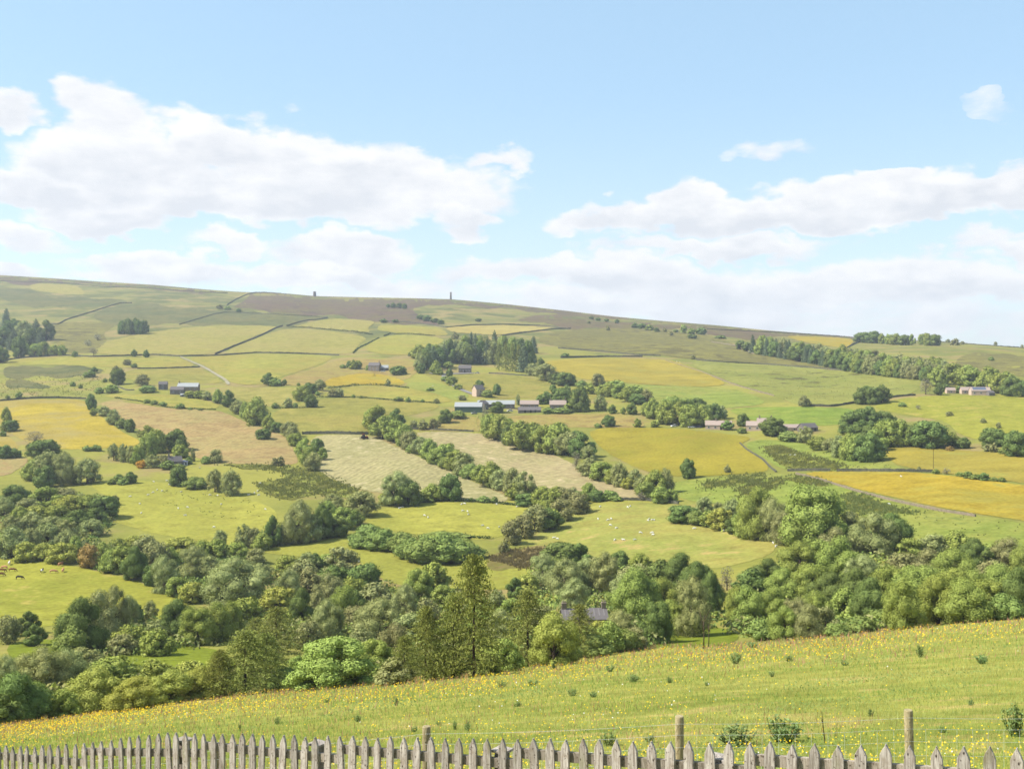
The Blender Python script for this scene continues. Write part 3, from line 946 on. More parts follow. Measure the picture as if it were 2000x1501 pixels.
M_LEAF = {
    'ash': leaf_mat('ash_leaf', (0.172, 0.220, 0.042), (0.325, 0.362, 0.090), 0.13, 0.4),
    'syc': leaf_mat('sycamore_leaf', (0.090, 0.132, 0.034), (0.185, 0.232, 0.066), 0.13, 0.4),
    'will': leaf_mat('willow_leaf', (0.215, 0.242, 0.082), (0.355, 0.372, 0.142), 0.13, 0.4),
    'haw': leaf_mat('hawthorn_leaf', (0.185, 0.195, 0.068), (0.325, 0.312, 0.128), 0.13, 0.4),
    'lime': leaf_mat('young_leaf', (0.250, 0.275, 0.048), (0.400, 0.395, 0.095), 0.13, 0.4),
    'larch': leaf_mat('larch_needle', (0.178, 0.202, 0.046), (0.310, 0.325, 0.088), 0.13, 0.4),
    'spruce': leaf_mat('spruce_needle', (0.085, 0.120, 0.060), (0.160, 0.195, 0.095), 0.13, 0.4),
    'maple': leaf_mat('maple_leaf', (0.220, 0.280, 0.052), (0.350, 0.400, 0.105), 0.13, 0.4),
    'red': leaf_mat('rusty_leaf', (0.250, 0.150, 0.052), (0.350, 0.230, 0.085), 0.13, 0.4),
    'orange': leaf_mat('orange_blossom', (0.480, 0.220, 0.035), (0.540, 0.300, 0.055)),
    'bush': leaf_mat('bush_leaf', (0.130, 0.178, 0.042), (0.248, 0.292, 0.080), 0.13, 0.4),
    'grey': leaf_mat('grey_twig', (0.230, 0.215, 0.150), (0.320, 0.300, 0.210)),
}
M_BARK = plain_mat('bark', (120, 104, 84), 0.35, 3.0, 0.9, 0.05, (1, 1, 0.2))
M_BARKD = plain_mat('dark_bark', (92, 78, 62), 0.35, 3.0, 0.9, 0.05, (1, 1, 0.2))

# crown bottom, lobes, lobe radius, core (1 = dense), leaves at the three detail levels
KIND = {
    'ash': (-0.02, 22, (0.11, 0.235), 0.70, (10500, 1900, 380)),
    'syc': (-0.02, 19, (0.13, 0.25), 0.78, (10500, 1900, 380)),
    'will': (-0.03, 26, (0.10, 0.21), 0.62, (11500, 2100, 400)),
    'haw': (-0.02, 19, (0.11, 0.23), 0.60, (8500, 1600, 340)),
    'lime': (-0.02, 22, (0.11, 0.22), 0.68, (10500, 1900, 380)),
    'maple': (0.0, 34, (0.09, 0.17), 0.72, (13000, 2100, 400)),
    'red': (-0.01, 14, (0.17, 0.27), 0.66, (5200, 1200, 300)),
    'orange': (0.00, 12, (0.2, 0.3), 0.7, (4000, 1200, 300)),
    'bush': (-0.03, 16, (0.18, 0.28), 0.78, (5600, 1400, 320)),
    'grey': (0.10, 12, (0.14, 0.24), 0.0, (2200, 650, 200)),
}
LEAF_SIZE = (0.0155, 0.037, 0.080)


def crown_data(kind, lod, seed):
    r = np.random.default_rng(seed * 31 + lod * 7 + len(kind))
    if kind == 'larch':
        return larch_data(lod, r)
    if kind == 'spruce':
        return spruce_data(lod, r)
    cb, nl, (ra, rb), core, nn = KIND[kind]
    hz = (1 - cb) / 2
    C = []
    tries = 0
    while len(C) < nl and tries < 900:
        tries += 1
        rad = r.uniform(ra, rb)
        zz = r.uniform(0.0, 1.0)
        prof = math.sqrt(max(0.0, 1 - max(0.0, (zz - 0.30) / 0.70) ** 2.2)) if zz > 0.30 else 0.78 + 0.22 * zz / 0.30
        z = cb + rad * 0.62 + zz * (1 - cb - rad * 1.45)
        a = r.uniform(0, 2 * math.pi)
        q = r.uniform(0.3, 1.0) ** 0.4 * r.uniform(0.78, 1.16)
        rr_ = q * max(0.0, 0.5 * prof - rad * 0.62)
        p = np.array([math.cos(a) * rr_, math.sin(a) * rr_, z])
        if all(np.linalg.norm(p - c[0]) > 0.44 * (rad + c[1]) for c in C):
            C.append((p, rad))
    cen = np.array([c[0] for c in C])
    rads = np.array([c[1] for c in C])
    n = nn[lod]
    pick = r.choice(len(C), n * 2, p=rads ** 2 / (rads ** 2).sum())
    D = r.normal(0, 1, (n * 2, 3))
    D[:, 2] += 0.25
    D /= np.linalg.norm(D, axis=1)[:, None]
    rr = rads[pick] * np.clip(r.normal(0.98, 0.10, n * 2), 0.6, 1.22)
    sq = np.where(kind == 'syc', 0.86, 1.0)
    P = cen[pick] + D * rr[:, None] * np.array([1, 1, sq])
    # drop those buried deep in another clump
    dist = np.linalg.norm(P[:, None, :] - cen[None], axis=2) / rads[None]
    dist[np.arange(len(P)), pick] = 9
    keep = dist.min(1) > 0.80
    P, D = P[keep][:n], D[keep][:n]
    if kind == 'will':
        P[:, 2] -= np.abs(r.normal(0, 0.015, len(P)))
    N = D + r.normal(0, 0.30, P.shape)
    size = LEAF_SIZE[lod] * (1.1 if kind == 'maple' else 1.0)
    V, Q = leaf_quads(P, N, size, r, 0.42 if kind in ('will', 'grey') else 0.62)
    T = None
    if core > 0:
        vs, fs = [], []
        for c, rad in C:
            jit = 1 + r.normal(0, 0.09, (len(ICO_V), 1))
            fs.append(ICO_F + len(V) + sum(len(v) for v in vs))
            vs.append(c + ICO_V * rad * core * jit)
        V = np.concatenate([V] + vs)
        T = np.concatenate(fs)
    return V, Q, T, C


def larch_data(lod, r):
    nb, nt = ((82, 100), (40, 36), (22, 13))[lod]
    P, N, C = [], [], []
    for b in range(nb):
        z0 = 0.10 + 0.88 * (b + r.uniform(0, 1)) / nb
        L = 0.54 * (1 - z0) ** 0.80 * r.uniform(0.65, 1.08) + 0.03
        a = b * 2.399 + r.uniform(-0.4, 0.4)
        t = r.uniform(0.08, 1, nt) ** 0.8
        x, y = np.cos(a) * L * t, np.sin(a) * L * t
        z = z0 + 0.05 * L * t - 0.30 * L * t ** 2 + 0.10 * L * t ** 4
        hang = np.abs(r.normal(0, 0.026, nt)) * (0.3 + t)
        side = r.normal(0, 0.025, (nt, 2)) * (0.3 + t)[:, None]
        P.append(np.stack([x + side[:, 0], y + side[:, 1], z - hang], 1))
        N.append(r.normal(0, 1, (nt, 3)) * np.array([1, 1, 0.55]))
        C.append((z0, a, L))
    P, N = np.concatenate(P), np.concatenate(N)
    V, Q = leaf_quads(P, N, (0.0135, 0.032, 0.07)[lod], r, 0.42)
    return V, Q, None, C


def spruce_data(lod, r):
    n = (5000, 1300, 300)[lod]
    z = 1 - r.uniform(0, 1, n) ** 0.5 * 0.95
    tier = 0.80 + 0.2 * np.sin(z * 60 + r.uniform(0, 6))
    a = r.uniform(0, 2 * math.pi, n)
    lob = 1 + 0.18 * np.sin(a * 5 + z * 9)
    rad = 0.5 * (1 - z) ** 0.58 * tier * lob * r.uniform(0.55, 1.05, n) ** 0.5
    P = np.stack([np.cos(a) * rad, np.sin(a) * rad, z - rad * 0.12], 1)
    N = np.stack([np.cos(a), np.sin(a), np.full(n, 0.8)], 1) + r.normal(0, 0.5, (n, 3))
    V, Q = leaf_quads(P, N, (0.028, 0.05, 0.09)[lod], r, 0.5)
    k = 9
    vs = [(0, 0, 0.93)] + [(math.cos(2 * math.pi * i / k) * 0.30, math.sin(2 * math.pi * i / k) * 0.30, 0.05) for i in range(k)]
    T = np.array([[0, 1 + i, 1 + (i + 1) % k] for i in range(k)], np.int32) + len(V)
    return np.concatenate([V, np.array(vs)]), Q, T, []


def trunk_mb(kind, C, r, thin=1.0):
    mb = MB()
    if kind == 'larch':
        mb.tube([(0, 0, -0.02), (0.006, 0.004, 0.35), (-0.004, 0.006, 0.7), (0, 0, 0.99)], [0.016, 0.012, 0.007, 0.002], 6)
        for z0, a, L in C[::2]:
            pts = []
            for t in (0.0, 0.4, 0.8):
                pts.append((math.cos(a) * L * t, math.sin(a) * L * t, z0 + 0.05 * L * t - 0.30 * L * t * t))
            mb.tube(pts, [0.0042, 0.003, 0.0012], 4, cap=False)
        return mb
    if kind == 'spruce':
        mb.tube([(0, 0, -0.02), (0, 0, 0.5), (0, 0, 0.97)], [0.03, 0.018, 0.003], 6)
        return mb
    w = 0.034 * thin
    mb.tube([(0, 0, -0.03), (0.008, -0.005, 0.16), (-0.006, 0.01, 0.32), (0.0, 0.0, 0.5)], [w * 1.35, w, w * 0.8, w * 0.5], 6)
    for p, rad in sorted(C, key=lambda c: -np.linalg.norm(c[0][:2]))[:9]:
        st = r.uniform(0.12, 0.42)
        mid = (p[0] * 0.45, p[1] * 0.45, st + (p[2] - st) * 0.6)
        mb.tube([(0, 0, st), mid, tuple(p)], [w * 0.55, w * 0.38, w * 0.15], 4, cap=False)
    if kind == 'grey':
        for k in range(46):
            p, rad = C[k % len(C)]
            d = r.normal(0, 1, 3)
            d[2] = abs(d[2])
            d /= np.linalg.norm(d)
            mb.tube([tuple(p * 0.8), tuple(p + d * rad * 1.3)], [w * 0.12, w * 0.04], 3, cap=False)
    return mb


TEMPL = {}


def template(kind, lod, var):
    key = (kind, lod, var)
    if key in TEMPL:
        return TEMPL[key]
    V, Q, T, C = crown_data(kind, lod, var + 1)
    r = np.random.default_rng(var + 50)
    mb = trunk_mb(kind, C, r)
    bark = M_BARKD if kind in ('larch', 'spruce') else M_BARK
    if lod == 2:
        tv = np.array(mb.v)
        quads = np.array([f for f in mb.f if len(f) == 4], np.int32) + len(V)
        faces = [Q] + ([T] if T is not None else []) + [quads]
        nm = len(Q) + (len(T) if T is not None else 0)
        me = mesh_np(kind + '_small', np.concatenate([V, tv]), faces, [M_LEAF[kind], bark], [0] * nm + [1] * len(quads))
        TEMPL[key] = (me, None)
    else:
        me = mesh_np(kind + '_crown', V, [Q] + ([T] if T is not None else []), [M_LEAF[kind]])
        TEMPL[key] = (me, mb.mesh(kind + '_trunk', bark, True))
    return TEMPL[key]


NAME = {'ash': 'broadleaf_tree', 'syc': 'sycamore_tree', 'will': 'willow_tree', 'haw': 'hawthorn_tree', 'lime': 'young_tree', 'larch': 'larch_tree', 'spruce': 'spruce_tree',
        'maple': 'maple_tree', 'red': 'copper_tree', 'orange': 'flowering_bush', 'bush': 'bush', 'grey': 'bare_tree'}
LOOK = {'ash': 'light green leafy tree', 'syc': 'dark green dense tree', 'will': 'grey-green feathery tree', 'haw': 'brownish olive bushy tree', 'lime': 'yellow-green leafy tree',
        'larch': 'olive larch with drooping branches', 'spruce': 'dark blue-green conifer', 'maple': 'fresh bright green tree', 'red': 'rusty brown tree', 'orange': 'orange flowering bush',
        'bush': 'rounded green bush', 'grey': 'thin greyish half-bare tree'}
ORD = ['', 'second', 'third', 'fourth', 'fifth', 'sixth', 'seventh', 'eighth', 'ninth', 'tenth', 'eleventh', 'twelfth', '13th', '14th', '15th', '16th', '17th', '18th', '19th', '20th',
       '21st', '22nd', '23rd', '24th', '25th', '26th', '27th', '28th', '29th', '30th', '31st', '32nd', '33rd', '34th', '35th', '36th', '37th', '38th', '39th', '40th']


def ordinal(i, n):
    if n == 1:
        return ''
    if n == 2:
        return (', left one of two', ', right one of two')[i]
    if i == 0:
        return ', leftmost of %d' % n
    if i == n - 1:
        return ', rightmost of %d' % n
    return ', %s from the left' % ORD[i]


N_TREES = [0]


def plant(x, yb, w, h, kind, label, group=None, rz=None):
    i = N_TREES[0]
    N_TREES[0] += 1
    r = random.Random(i * 17 + 3)
    p = at(x, max(yb, float(S(x)) + 1))
    k = p.y / F
    lod = 0 if h >= 64 else (1 if h >= 21 else 2)
    var = r.randrange(4 if kind in ('ash', 'syc', 'will', 'haw') else 3)
    if lod == 0 and kind in ('red', 'orange', 'lime', 'maple'):
        var = r.randrange(2)
    crown, trunk = template(kind, lod, var)
    sc = (w * k * 1.10, w * k * 1.10, h * k * 1.05)
    rz = r.uniform(0, 6.28) if rz is None else rz
    cat = 'bush' if kind in ('bush', 'orange') else 'tree'
    if trunk is None:
        o = link(NAME[kind], crown, None, p - Vector((0, 0, 0.05)))
        o.rotation_euler = (0, 0, rz)
        o.scale = sc
        tag(o, label, cat, group)
        return o
    e = empty(NAME[kind], p - Vector((0, 0, 0.08)), rz)
    tag(e, label, cat, group)
    c = link('crown', crown, e)
    c.scale = sc
    t = link('stem' if cat == 'bush' else 'trunk', trunk, e)
    t.scale = sc
    return e


def cluster(place, items, group=None, look=None):
    """items: (x, base row, width, height, kind) read from the photograph; labels say which one in its place"""
    by = {}
    for it in items:
        by.setdefault(it[4], []).append(it)
    for kind, its in by.items():
        its.sort(key=lambda t: (t[0], t[1]))
        for i, (x, yb, w, h, kd) in enumerate(its):
            lk = (look or {}).get(kd, LOOK[kd])
            plant(x, yb, w, h, kd, lk + ' ' + place + ordinal(i, len(its)), group or 'trees ' + place)


def T(s):
    out = []
    for tok in s.split(';'):
        tok = tok.split()
        if tok:
            out.append((float(tok[0]), float(tok[1]), float(tok[2]), float(tok[3]), tok[4]))
    return out


def soften(items):
    kd = ['spruce', 'syc', 'will', 'spruce', 'syc', 'syc']
    return [(x, yb, w * (1.2 if k == 'spruce' else 1.0), h, k if k != 'spruce' else kd[i % 6]) for i, (x, yb, w, h, k) in enumerate(items)]


cluster('in the dark wood at far left', soften(T('''12 642 20 40 spruce;30 657 28 36 syc;48 667 34 42 spruce;70 662 26 38 spruce;90 664 28 38 spruce;5 677 32 34 syc;26 682 28 40 spruce;36 697 22 44 spruce;
60 677 30 36 syc;0 708 32 32 syc;48 692 20 24 ash;68 696 26 26 ash;86 692 24 26 ash;106 694 22 20 ash;121 694 20 20 ash;78 678 26 30 spruce;14 660 26 34 spruce''')))
cluster('in the square hillside copse', T('237 652 15 27 syc;246 652 16 29 syc;254 653 16 30 syc;262 652 15 28 syc;270 653 17 29 syc;278 652 15 28 syc;285 651 11 25 syc;250 648 16 28 syc;266 648 16 28 syc'))
cluster('beside the long wall on the left', T('146 697 12 12 bush;262 696 12 14 syc;286 698 13 15 syc;190 665 14 14 grey;172 676 14 14 grey;183 694 15 16 grey;248 713 17 12 haw;262 718 12 9 bush'))
cluster('on the slope above the left farm', T('230 751 28 34 syc;226 728 18 14 haw;205 746 9 8 bush;175 736 22 13 bush;184 728 12 12 syc;278 753 30 22 haw;288 766 32 14 bush;218 767 30 16 ash;194 768 18 12 bush;142 754 11 9 bush;157 758 8 8 bush;372 777 24 14 ash;388 778 22 15 ash'))
cluster('above the bright yellow field', T('37 776 13 11 bush;15 778 8 7 bush;178 800 20 32 syc;182 812 13 16 ash'))
cluster('between the yellow and tan fields', T('203 812 26 20 will;222 829 28 30 will;240 836 24 20 bush;254 843 20 26 syc;272 853 11 15 will;188 806 10 8 bush'))
cluster('along the top of the tan field', T('287 787 14 8 bush;301 790 14 9 bush;318 792 14 8 bush;352 798 17 11 bush;371 800 8 5 bush;391 801 9 5 bush'))
cluster('right of the tan field', T('405 781 22 18 will;425 787 22 26 ash;445 794 26 32 syc;465 808 28 28 will;478 816 22 30 ash;502 830 48 52 ash;490 824 30 34 ash;524 838 28 26 ash;540 844 24 22 syc;515 857 32 22 syc'))
cluster('between the tan and hay fields', T('565 852 34 30 will;577 870 30 26 ash;572 862 30 30 will;619 882 28 28 syc;596 896 38 40 ash;611 919 36 36 will;630 898 20 24 ash;602 908 34 36 ash'))
cluster('at the foot of the tan field', T('421 903 30 26 haw;403 905 20 15 bush;536 909 15 16 haw;549 909 17 18 haw'))
cluster('at the left edge of the yellow field', T('12 824 20 28 ash;10 842 20 22 ash;22 842 28 24 syc;6 852 12 12 bush'))
cluster('below the bright yellow field', T('85 897 62 42 syc;68 866 34 24 grey;8 894 32 26 syc;28 893 28 18 syc;171 880 20 10 bush;188 880 20 12 bush'))
cluster('in the big grey-green pair', T('95 942 54 62 will;122 946 50 64 will;64 937 44 38 ash;86 952 44 44 syc;171 944 50 50 will;148 944 20 18 bush'))
cluster('around the half-hidden roof', T('222 899 22 34 will;241 902 20 36 will;256 904 20 34 will;268 907 28 36 ash;291 893 36 50 ash;307 884 42 46 ash;287 857 32 26 ash;345 880 44 44 syc;352 893 32 26 ash;275 914 18 16 orange;298 913 26 26 will;319 913 26 26 haw;377 901 9 28 will;368 906 16 14 bush;330 876 30 30 ash;328 916 28 18 bush;350 917 22 12 bush'))
cluster('in the left sheep pasture', T('232 939 18 14 bush;255 943 26 22 syc;240 946 22 12 bush;218 946 16 12 bush;348 949 34 40 syc;382 954 42 24 bush;420 961 30 46 will;452 967 42 50 will'))
cluster('in the upper left wood', T('''25 990 54 44 syc;8 1012 38 42 will;54 1004 48 32 haw;90 990 64 38 ash;122 979 54 28 haw;140 1006 64 40 lime;172 1004 54 40 ash;206 1012 58 48 syc;225 986 16 20 haw;150 1034 54 40 syc;186 1026 40 34 syc;60 1040 54 42 will;
24 1046 40 40 will;100 1046 50 40 will;130 1060 48 46 will;94 1066 48 46 will;24 1088 60 60 will;60 1076 46 46 will;6 1086 42 30 ash;50 1096 48 38 lime;86 1093 44 34 lime;120 1098 60 38 lime;132 1080 44 46 will;146 1084 32 36 ash;175 1108 44 46 red;110 1016 50 32 ash;70 1016 44 30 lime;180 1046 46 34 will;38 1020 40 30 ash'''))
cluster('in the wood above the cattle', T('''200 1106 46 46 ash;216 1117 48 42 ash;240 1118 52 54 ash;262 1132 46 64 syc;285 1092 66 46 haw;300 1118 60 62 haw;322 1156 58 72 will;298 1142 40 44 syc;352 1088 66 40 lime;376 1130 66 64 will;346 1164 44 40 ash;376 1176 54 40 lime;398 1094 46 40 ash;
430 1068 28 34 will;475 1067 34 44 will;496 1068 30 38 haw;422 1092 56 38 ash;462 1092 46 34 ash;460 1188 126 96 will;508 1138 46 40 will;408 1132 44 48 will;230 1086 48 34 ash;260 1074 44 28 lime;330 1110 50 40 ash;500 1100 44 30 haw'''))
cluster('in the grove right of the left sheep', T('532 1066 32 58 syc;550 1062 34 40 will;584 1060 64 84 will;606 1058 48 54 will;630 1052 40 68 syc;655 1047 54 38 syc;650 1002 48 38 will;672 1032 46 44 ash;706 1007 64 50 will;512 1072 42 30 ash;690 1024 40 30 bush;640 1016 40 36 ash'))
cluster('at the foot of the left hay field', T('774 986 66 66 will;796 987 54 52 syc;751 986 26 24 lime;848 978 48 34 ash;880 977 48 54 syc;826 979 30 20 bush;920 979 10 8 bush;945 980 26 12 bush;966 981 14 12 bush'))
cluster('in the dense bank of the valley', T('720 1066 62 42 bush;748 1074 64 42 bush;786 1077 54 38 bush;830 1097 72 50 bush;872 1097 84 56 bush;914 1092 62 32 bush;704 1070 38 24 bush;870 1052 84 14 bush;800 1090 50 40 bush;850 1075 60 30 ash;900 1074 50 24 ash'))
cluster('in the diagonal hedge', T('984 1080 24 24 haw;1000 1062 44 46 haw;1020 1050 48 46 haw;1045 1036 54 52 haw;1070 1034 52 42 syc;1082 1031 36 38 lime;1096 1016 54 42 haw;1130 1002 48 42 haw;1102 987 44 36 haw;1066 1006 34 28 ash;1120 982 36 30 haw'))
cluster('at the foot of the tree line', T('1030 987 46 26 syc;1060 987 54 36 ash;1087 987 48 36 ash;1150 976 36 32 ash;1166 979 30 24 syc;1190 976 32 20 bush;1205 978 20 12 bush;1130 984 30 26 bush'))
cluster('in the tree line between hay fields', T('''738 842 50 48 ash;775 832 32 34 syc;748 856 48 42 ash;772 862 48 42 ash;790 870 40 42 ash;802 878 38 38 haw;822 886 40 34 will;838 896 38 38 ash;852 906 38 32 ash;872 906 46 42 ash;888 918 44 40 ash;906 928 48 44 will;
938 938 40 30 ash;958 950 52 46 ash;978 956 48 40 will;1000 962 38 48 will;1026 972 46 52 will;1008 974 42 32 ash;920 934 40 28 bush;870 914 30 22 bush;810 884 30 20 bush;760 848 40 34 ash;726 836 34 40 ash'''))
cluster('beside the brown paddock', T('826 839 20 20 haw;846 838 18 22 haw;870 826 28 28 syc;895 817 30 16 bush;808 834 14 14 haw;856 834 12 14 haw'))
cluster('in the tree row above the hay', T('947 832 12 42 grey;956 854 36 48 ash;975 858 54 46 ash;1000 868 44 44 syc;1016 878 58 54 ash;1045 880 42 42 ash;1066 884 54 52 ash;1090 886 62 58 ash;1112 890 54 48 will;1136 893 52 46 syc;1150 898 28 30 will;985 850 44 36 ash;1040 862 50 36 ash;1090 862 50 36 ash;1125 874 40 34 syc'))
cluster('along the right hay field', T('1125 917 20 34 grey;1150 928 44 34 will;1176 938 50 38 ash;1210 950 38 48 will;1240 952 32 36 will;1226 954 28 22 lime;1256 958 34 30 will;1280 964 48 44 ash;1300 962 34 48 will;1290 982 38 32 ash;1312 980 24 26 ash;1253 977 15 16 grey;1196 944 36 28 ash;1262 970 40 30 bush'))
cluster('alone in the olive-yellow meadow', T('1344 934 30 40 syc;1421 923 13 16 haw'))

# the plantation above the farm
pl = T('''818 700 34 26 ash;836 712 32 34 syc;852 706 32 32 ash;870 702 30 38 will;880 706 18 44 spruce;920 690 15 42 spruce;928 692 15 40 spruce;966 690 18 44 spruce;820 725 20 36 spruce;833 722 22 40 spruce;846 719 24 44 spruce;858 716 24 38 spruce;822 729 18 20 syc;
852 731 22 26 ash;888 662 17 14 haw;890 690 28 26 haw;876 709 20 42 spruce;889 707 18 40 spruce;901 709 22 40 spruce;913 711 22 42 spruce;926 709 22 42 spruce;938 708 22 44 spruce;951 711 22 46 spruce;962 711 24 48 spruce;975 723 24 54 larch;988 725 24 56 larch;1001 725 24 54 larch;
1013 725 24 52 larch;1023 726 26 56 spruce;1031 722 26 58 syc;1042 690 17 34 spruce;1016 700 26 40 syc;1000 700 26 42 ash;984 696 26 42 ash;950 690 24 36 will;936 688 24 34 ash;908 690 24 34 ash;868 716 22 40 spruce;840 700 24 30 syc;1036 712 20 40 spruce;1044 708 12 16 syc;806 698 16 14 syc''')
kinds = ['spruce', 'syc', 'spruce', 'will', 'syc']
pl = [(x, yb, w * (1.25 if k == 'spruce' else 1.0), h, k if k != 'spruce' or yb < 700 or x > 1000 else kinds[i % 5]) for i, (x, yb, w, h, k) in enumerate(pl)]
cluster('in the plantation above the farm', pl)
cluster('on the slope right of the plantation', T('1040 733 30 24 will;1065 743 46 34 will;1105 753 40 28 syc;1056 718 15 20 syc;1104 698 17 9 bush;1084 750 26 20 syc'))
cluster('in the belt below the golden meadow', T('1136 756 22 14 bush;1168 754 26 26 haw;1150 769 26 20 ash;1176 772 28 20 ash;1190 774 34 24 ash;1210 777 34 26 ash;1226 784 36 28 ash;1244 789 32 22 syc;1262 787 32 26 haw;1202 762 40 20 ash;1240 772 34 20 ash'))
cluster('around the main farm', T('1060 789 26 20 syc;1080 786 32 34 syc;1100 792 42 36 syc;1130 803 38 50 syc;1107 764 15 12 bush;935 757 19 15 syc;970 771 17 23 syc;952 775 24 14 bush;1012 791 9 22 will;971 805 28 22 syc;1172 801 26 30 will;1196 808 17 18 syc;1234 809 22 22 syc;1217 809 11 14 ash;903 781 18 10 haw;1070 806 22 11 bush;1112 804 24 18 ash;1096 806 40 10 bush;1142 804 20 14 bush'))
cluster('beside the curving lane', T('878 738 14 19 syc;882 752 22 18 ash;840 763 15 7 bush;825 785 8 6 bush;853 787 14 9 haw;868 744 14 10 bush;895 760 18 10 ash;858 732 18 14 ash;875 720 22 14 ash'))
cluster('by the small cottage on the hill', T('682 720 12 16 syc;690 721 18 18 ash;700 720 15 16 ash;722 723 16 12 bush;778 732 32 18 syc;670 719 12 8 bush'))
cluster('by the curving hedge', T('525 752 26 24 syc;538 753 24 16 bush;556 752 10 12 syc;583 753 7 6 bush;606 768 30 22 syc;625 762 22 22 will;590 782 34 30 ash;577 776 14 14 haw;608 795 26 26 syc;563 796 20 20 will;537 797 14 11 bush;577 796 9 10 bush;620 772 10 8 bush;650 775 20 16 haw;662 775 18 18 haw;690 777 8 7 bush;757 752 11 12 haw;778 783 18 9 bush;797 785 10 10 bush;705 777 8 5 bush'))
cluster('on the brown moor', T('758 601 8 8 syc;768 601 12 10 syc;780 602 12 11 syc;790 603 10 11 syc;820 624 16 10 syc;834 627 18 12 syc;850 630 18 9 syc;861 633 15 9 syc;750 630 16 8 syc;772 630 14 7 syc;934 628 14 7 syc;1187 645 9 9 haw;430 603 14 8 haw;445 605 16 7 ash;466 609 10 7 syc')
        + T('1155 623 10 6 syc;1168 626 10 6 syc;1185 628 10 6 syc;1205 631 10 8 syc;1240 640 14 10 syc;1254 642 18 11 syc;1268 645 18 11 ash;1282 648 12 9 syc;1298 648 9 8 haw;1320 649 10 6 syc;1335 650 14 16 ash;1350 652 18 11 ash;1370 653 20 14 syc;1352 661 20 9 syc;1311 655 9 8 haw;1354 701 10 8 haw;1408 661 20 7 bush;1150 632 8 6 haw'), group='bushes on the brown moor')
cluster('behind the right farmhouses', T('1190 833 26 24 syc;1168 835 15 9 bush;1244 834 17 17 ash;1279 834 18 13 ash;1274 817 32 38 ash;1300 828 42 46 ash;1326 830 46 44 ash;1312 808 40 36 ash;1346 833 46 44 ash;1371 832 42 40 ash;1360 800 32 24 syc;1391 822 38 36 syc;1408 817 32 26 will;1450 832 24 26 syc;1420 839 26 18 syc;1510 850 52 36 syc;1449 846 18 12 bush;1540 861 38 20 bush;1572 864 32 32 will;1600 879 40 28 ash;1340 808 40 30 ash;1262 812 20 28 ash'))

# the long wood below the right skyline
ax = [1440, 1475, 1535, 1600, 1680, 1750, 1800, 1850]
ay = [680, 691, 701, 713, 729, 737, 742, 752]
rw = random.Random(4)
lw = []
x = 1446
while x < 1850:
    b = float(np.interp(x, ax, ay))
    h = rw.uniform(25, 33) if x > 1470 else 18
    front = rw.choices(['syc', 'ash', 'will', 'spruce'] if x < 1650 else ['ash', 'haw', 'will', 'syc'], [5, 3, 2, 4] if x < 1650 else [4, 4, 4, 2])[0]
    lw.append((x, b, rw.uniform(20, 28) if front != 'spruce' else 17, h if front != 'spruce' else h * 1.15, front))
    if x > 1475:
        bk = rw.choices(['ash', 'syc', 'spruce', 'will'] if x < 1660 else ['ash', 'haw', 'will'], None)[0]
        lw.append((x + 5, b - rw.uniform(11, 15), rw.uniform(19, 25) if bk != 'spruce' else 15, rw.uniform(22, 28), bk))
    if x > 1640:
        lw.append((x + 2, b - rw.uniform(22, 27), rw.uniform(19, 25), rw.uniform(18, 24), rw.choice(['ash', 'haw', 'will'])))
    x += rw.uniform(11, 14)
cluster('in the long hillside wood', lw)
cluster('beside the far right farm', T('1832 754 36 36 ash;1862 742 44 32 ash;1880 752 44 34 ash;1902 756 46 32 ash;1926 760 44 34 ash;1950 767 44 36 ash;1975 773 42 38 syc;1996 774 32 34 syc;1833 771 18 24 syc;1846 764 17 15 syc;1808 770 24 32 grey;1873 767 14 14 syc;1986 775 18 14 ash;1890 740 44 26 ash;1930 744 44 28 ash;1815 748 30 34 syc;1965 754 40 28 ash'))
cluster('on the right skyline', T('1685 669 32 22 syc;1706 670 32 24 syc;1722 671 15 20 ash;1734 672 12 20 ash;1748 673 28 22 ash;1765 674 22 22 syc;1781 674 13 21 ash;1800 673 14 22 ash;1810 675 16 26 ash;1825 675 24 24 syc;1852 668 9 7 haw;1866 674 19 13 haw;1944 674 8 8 haw;1996 678 6 6 haw;1936 704 11 8 bush;1880 672 9 6 haw'))
cluster('on the yellow-green right pasture', T('1685 789 34 34 syc;1705 789 36 36 syc;1722 786 34 34 syc;1570 794 24 22 haw;1762 794 15 9 bush;1793 799 10 9 grey;1855 812 16 9 haw;1920 826 12 10 haw;1951 836 12 12 haw;1695 780 30 28 syc'))
cluster('in the dark group right of centre', T('1664 848 52 46 syc;1690 838 52 46 syc;1722 838 48 36 syc;1735 873 52 56 ash;1760 872 48 50 ash;1776 870 38 40 will;1815 874 70 56 syc;1784 872 34 42 syc;1856 870 34 26 ash;1881 875 28 22 syc;1640 893 40 44 will;1660 897 48 48 ash;1622 882 34 28 will;1695 900 62 56 syc;1672 899 44 48 ash;1855 880 16 10 red;1710 880 46 40 ash;1690 866 50 36 syc'))
cluster('at the right edge above the golden meadow', T('1938 871 50 38 syc;1986 891 52 52 syc;1930 881 22 14 haw;1942 883 20 18 haw;1960 886 18 12 bush'))
cluster('in the broken hedge between buttercup fields', T('1795 920 9 10 haw;1828 925 13 10 bush;1848 926 15 13 grey;1875 930 16 9 bush;1890 934 20 14 syc;1905 936 22 11 bush;1921 938 26 15 syc;1940 939 18 8 bush;1957 940 14 9 bush'), group='bushes in the broken hedge')
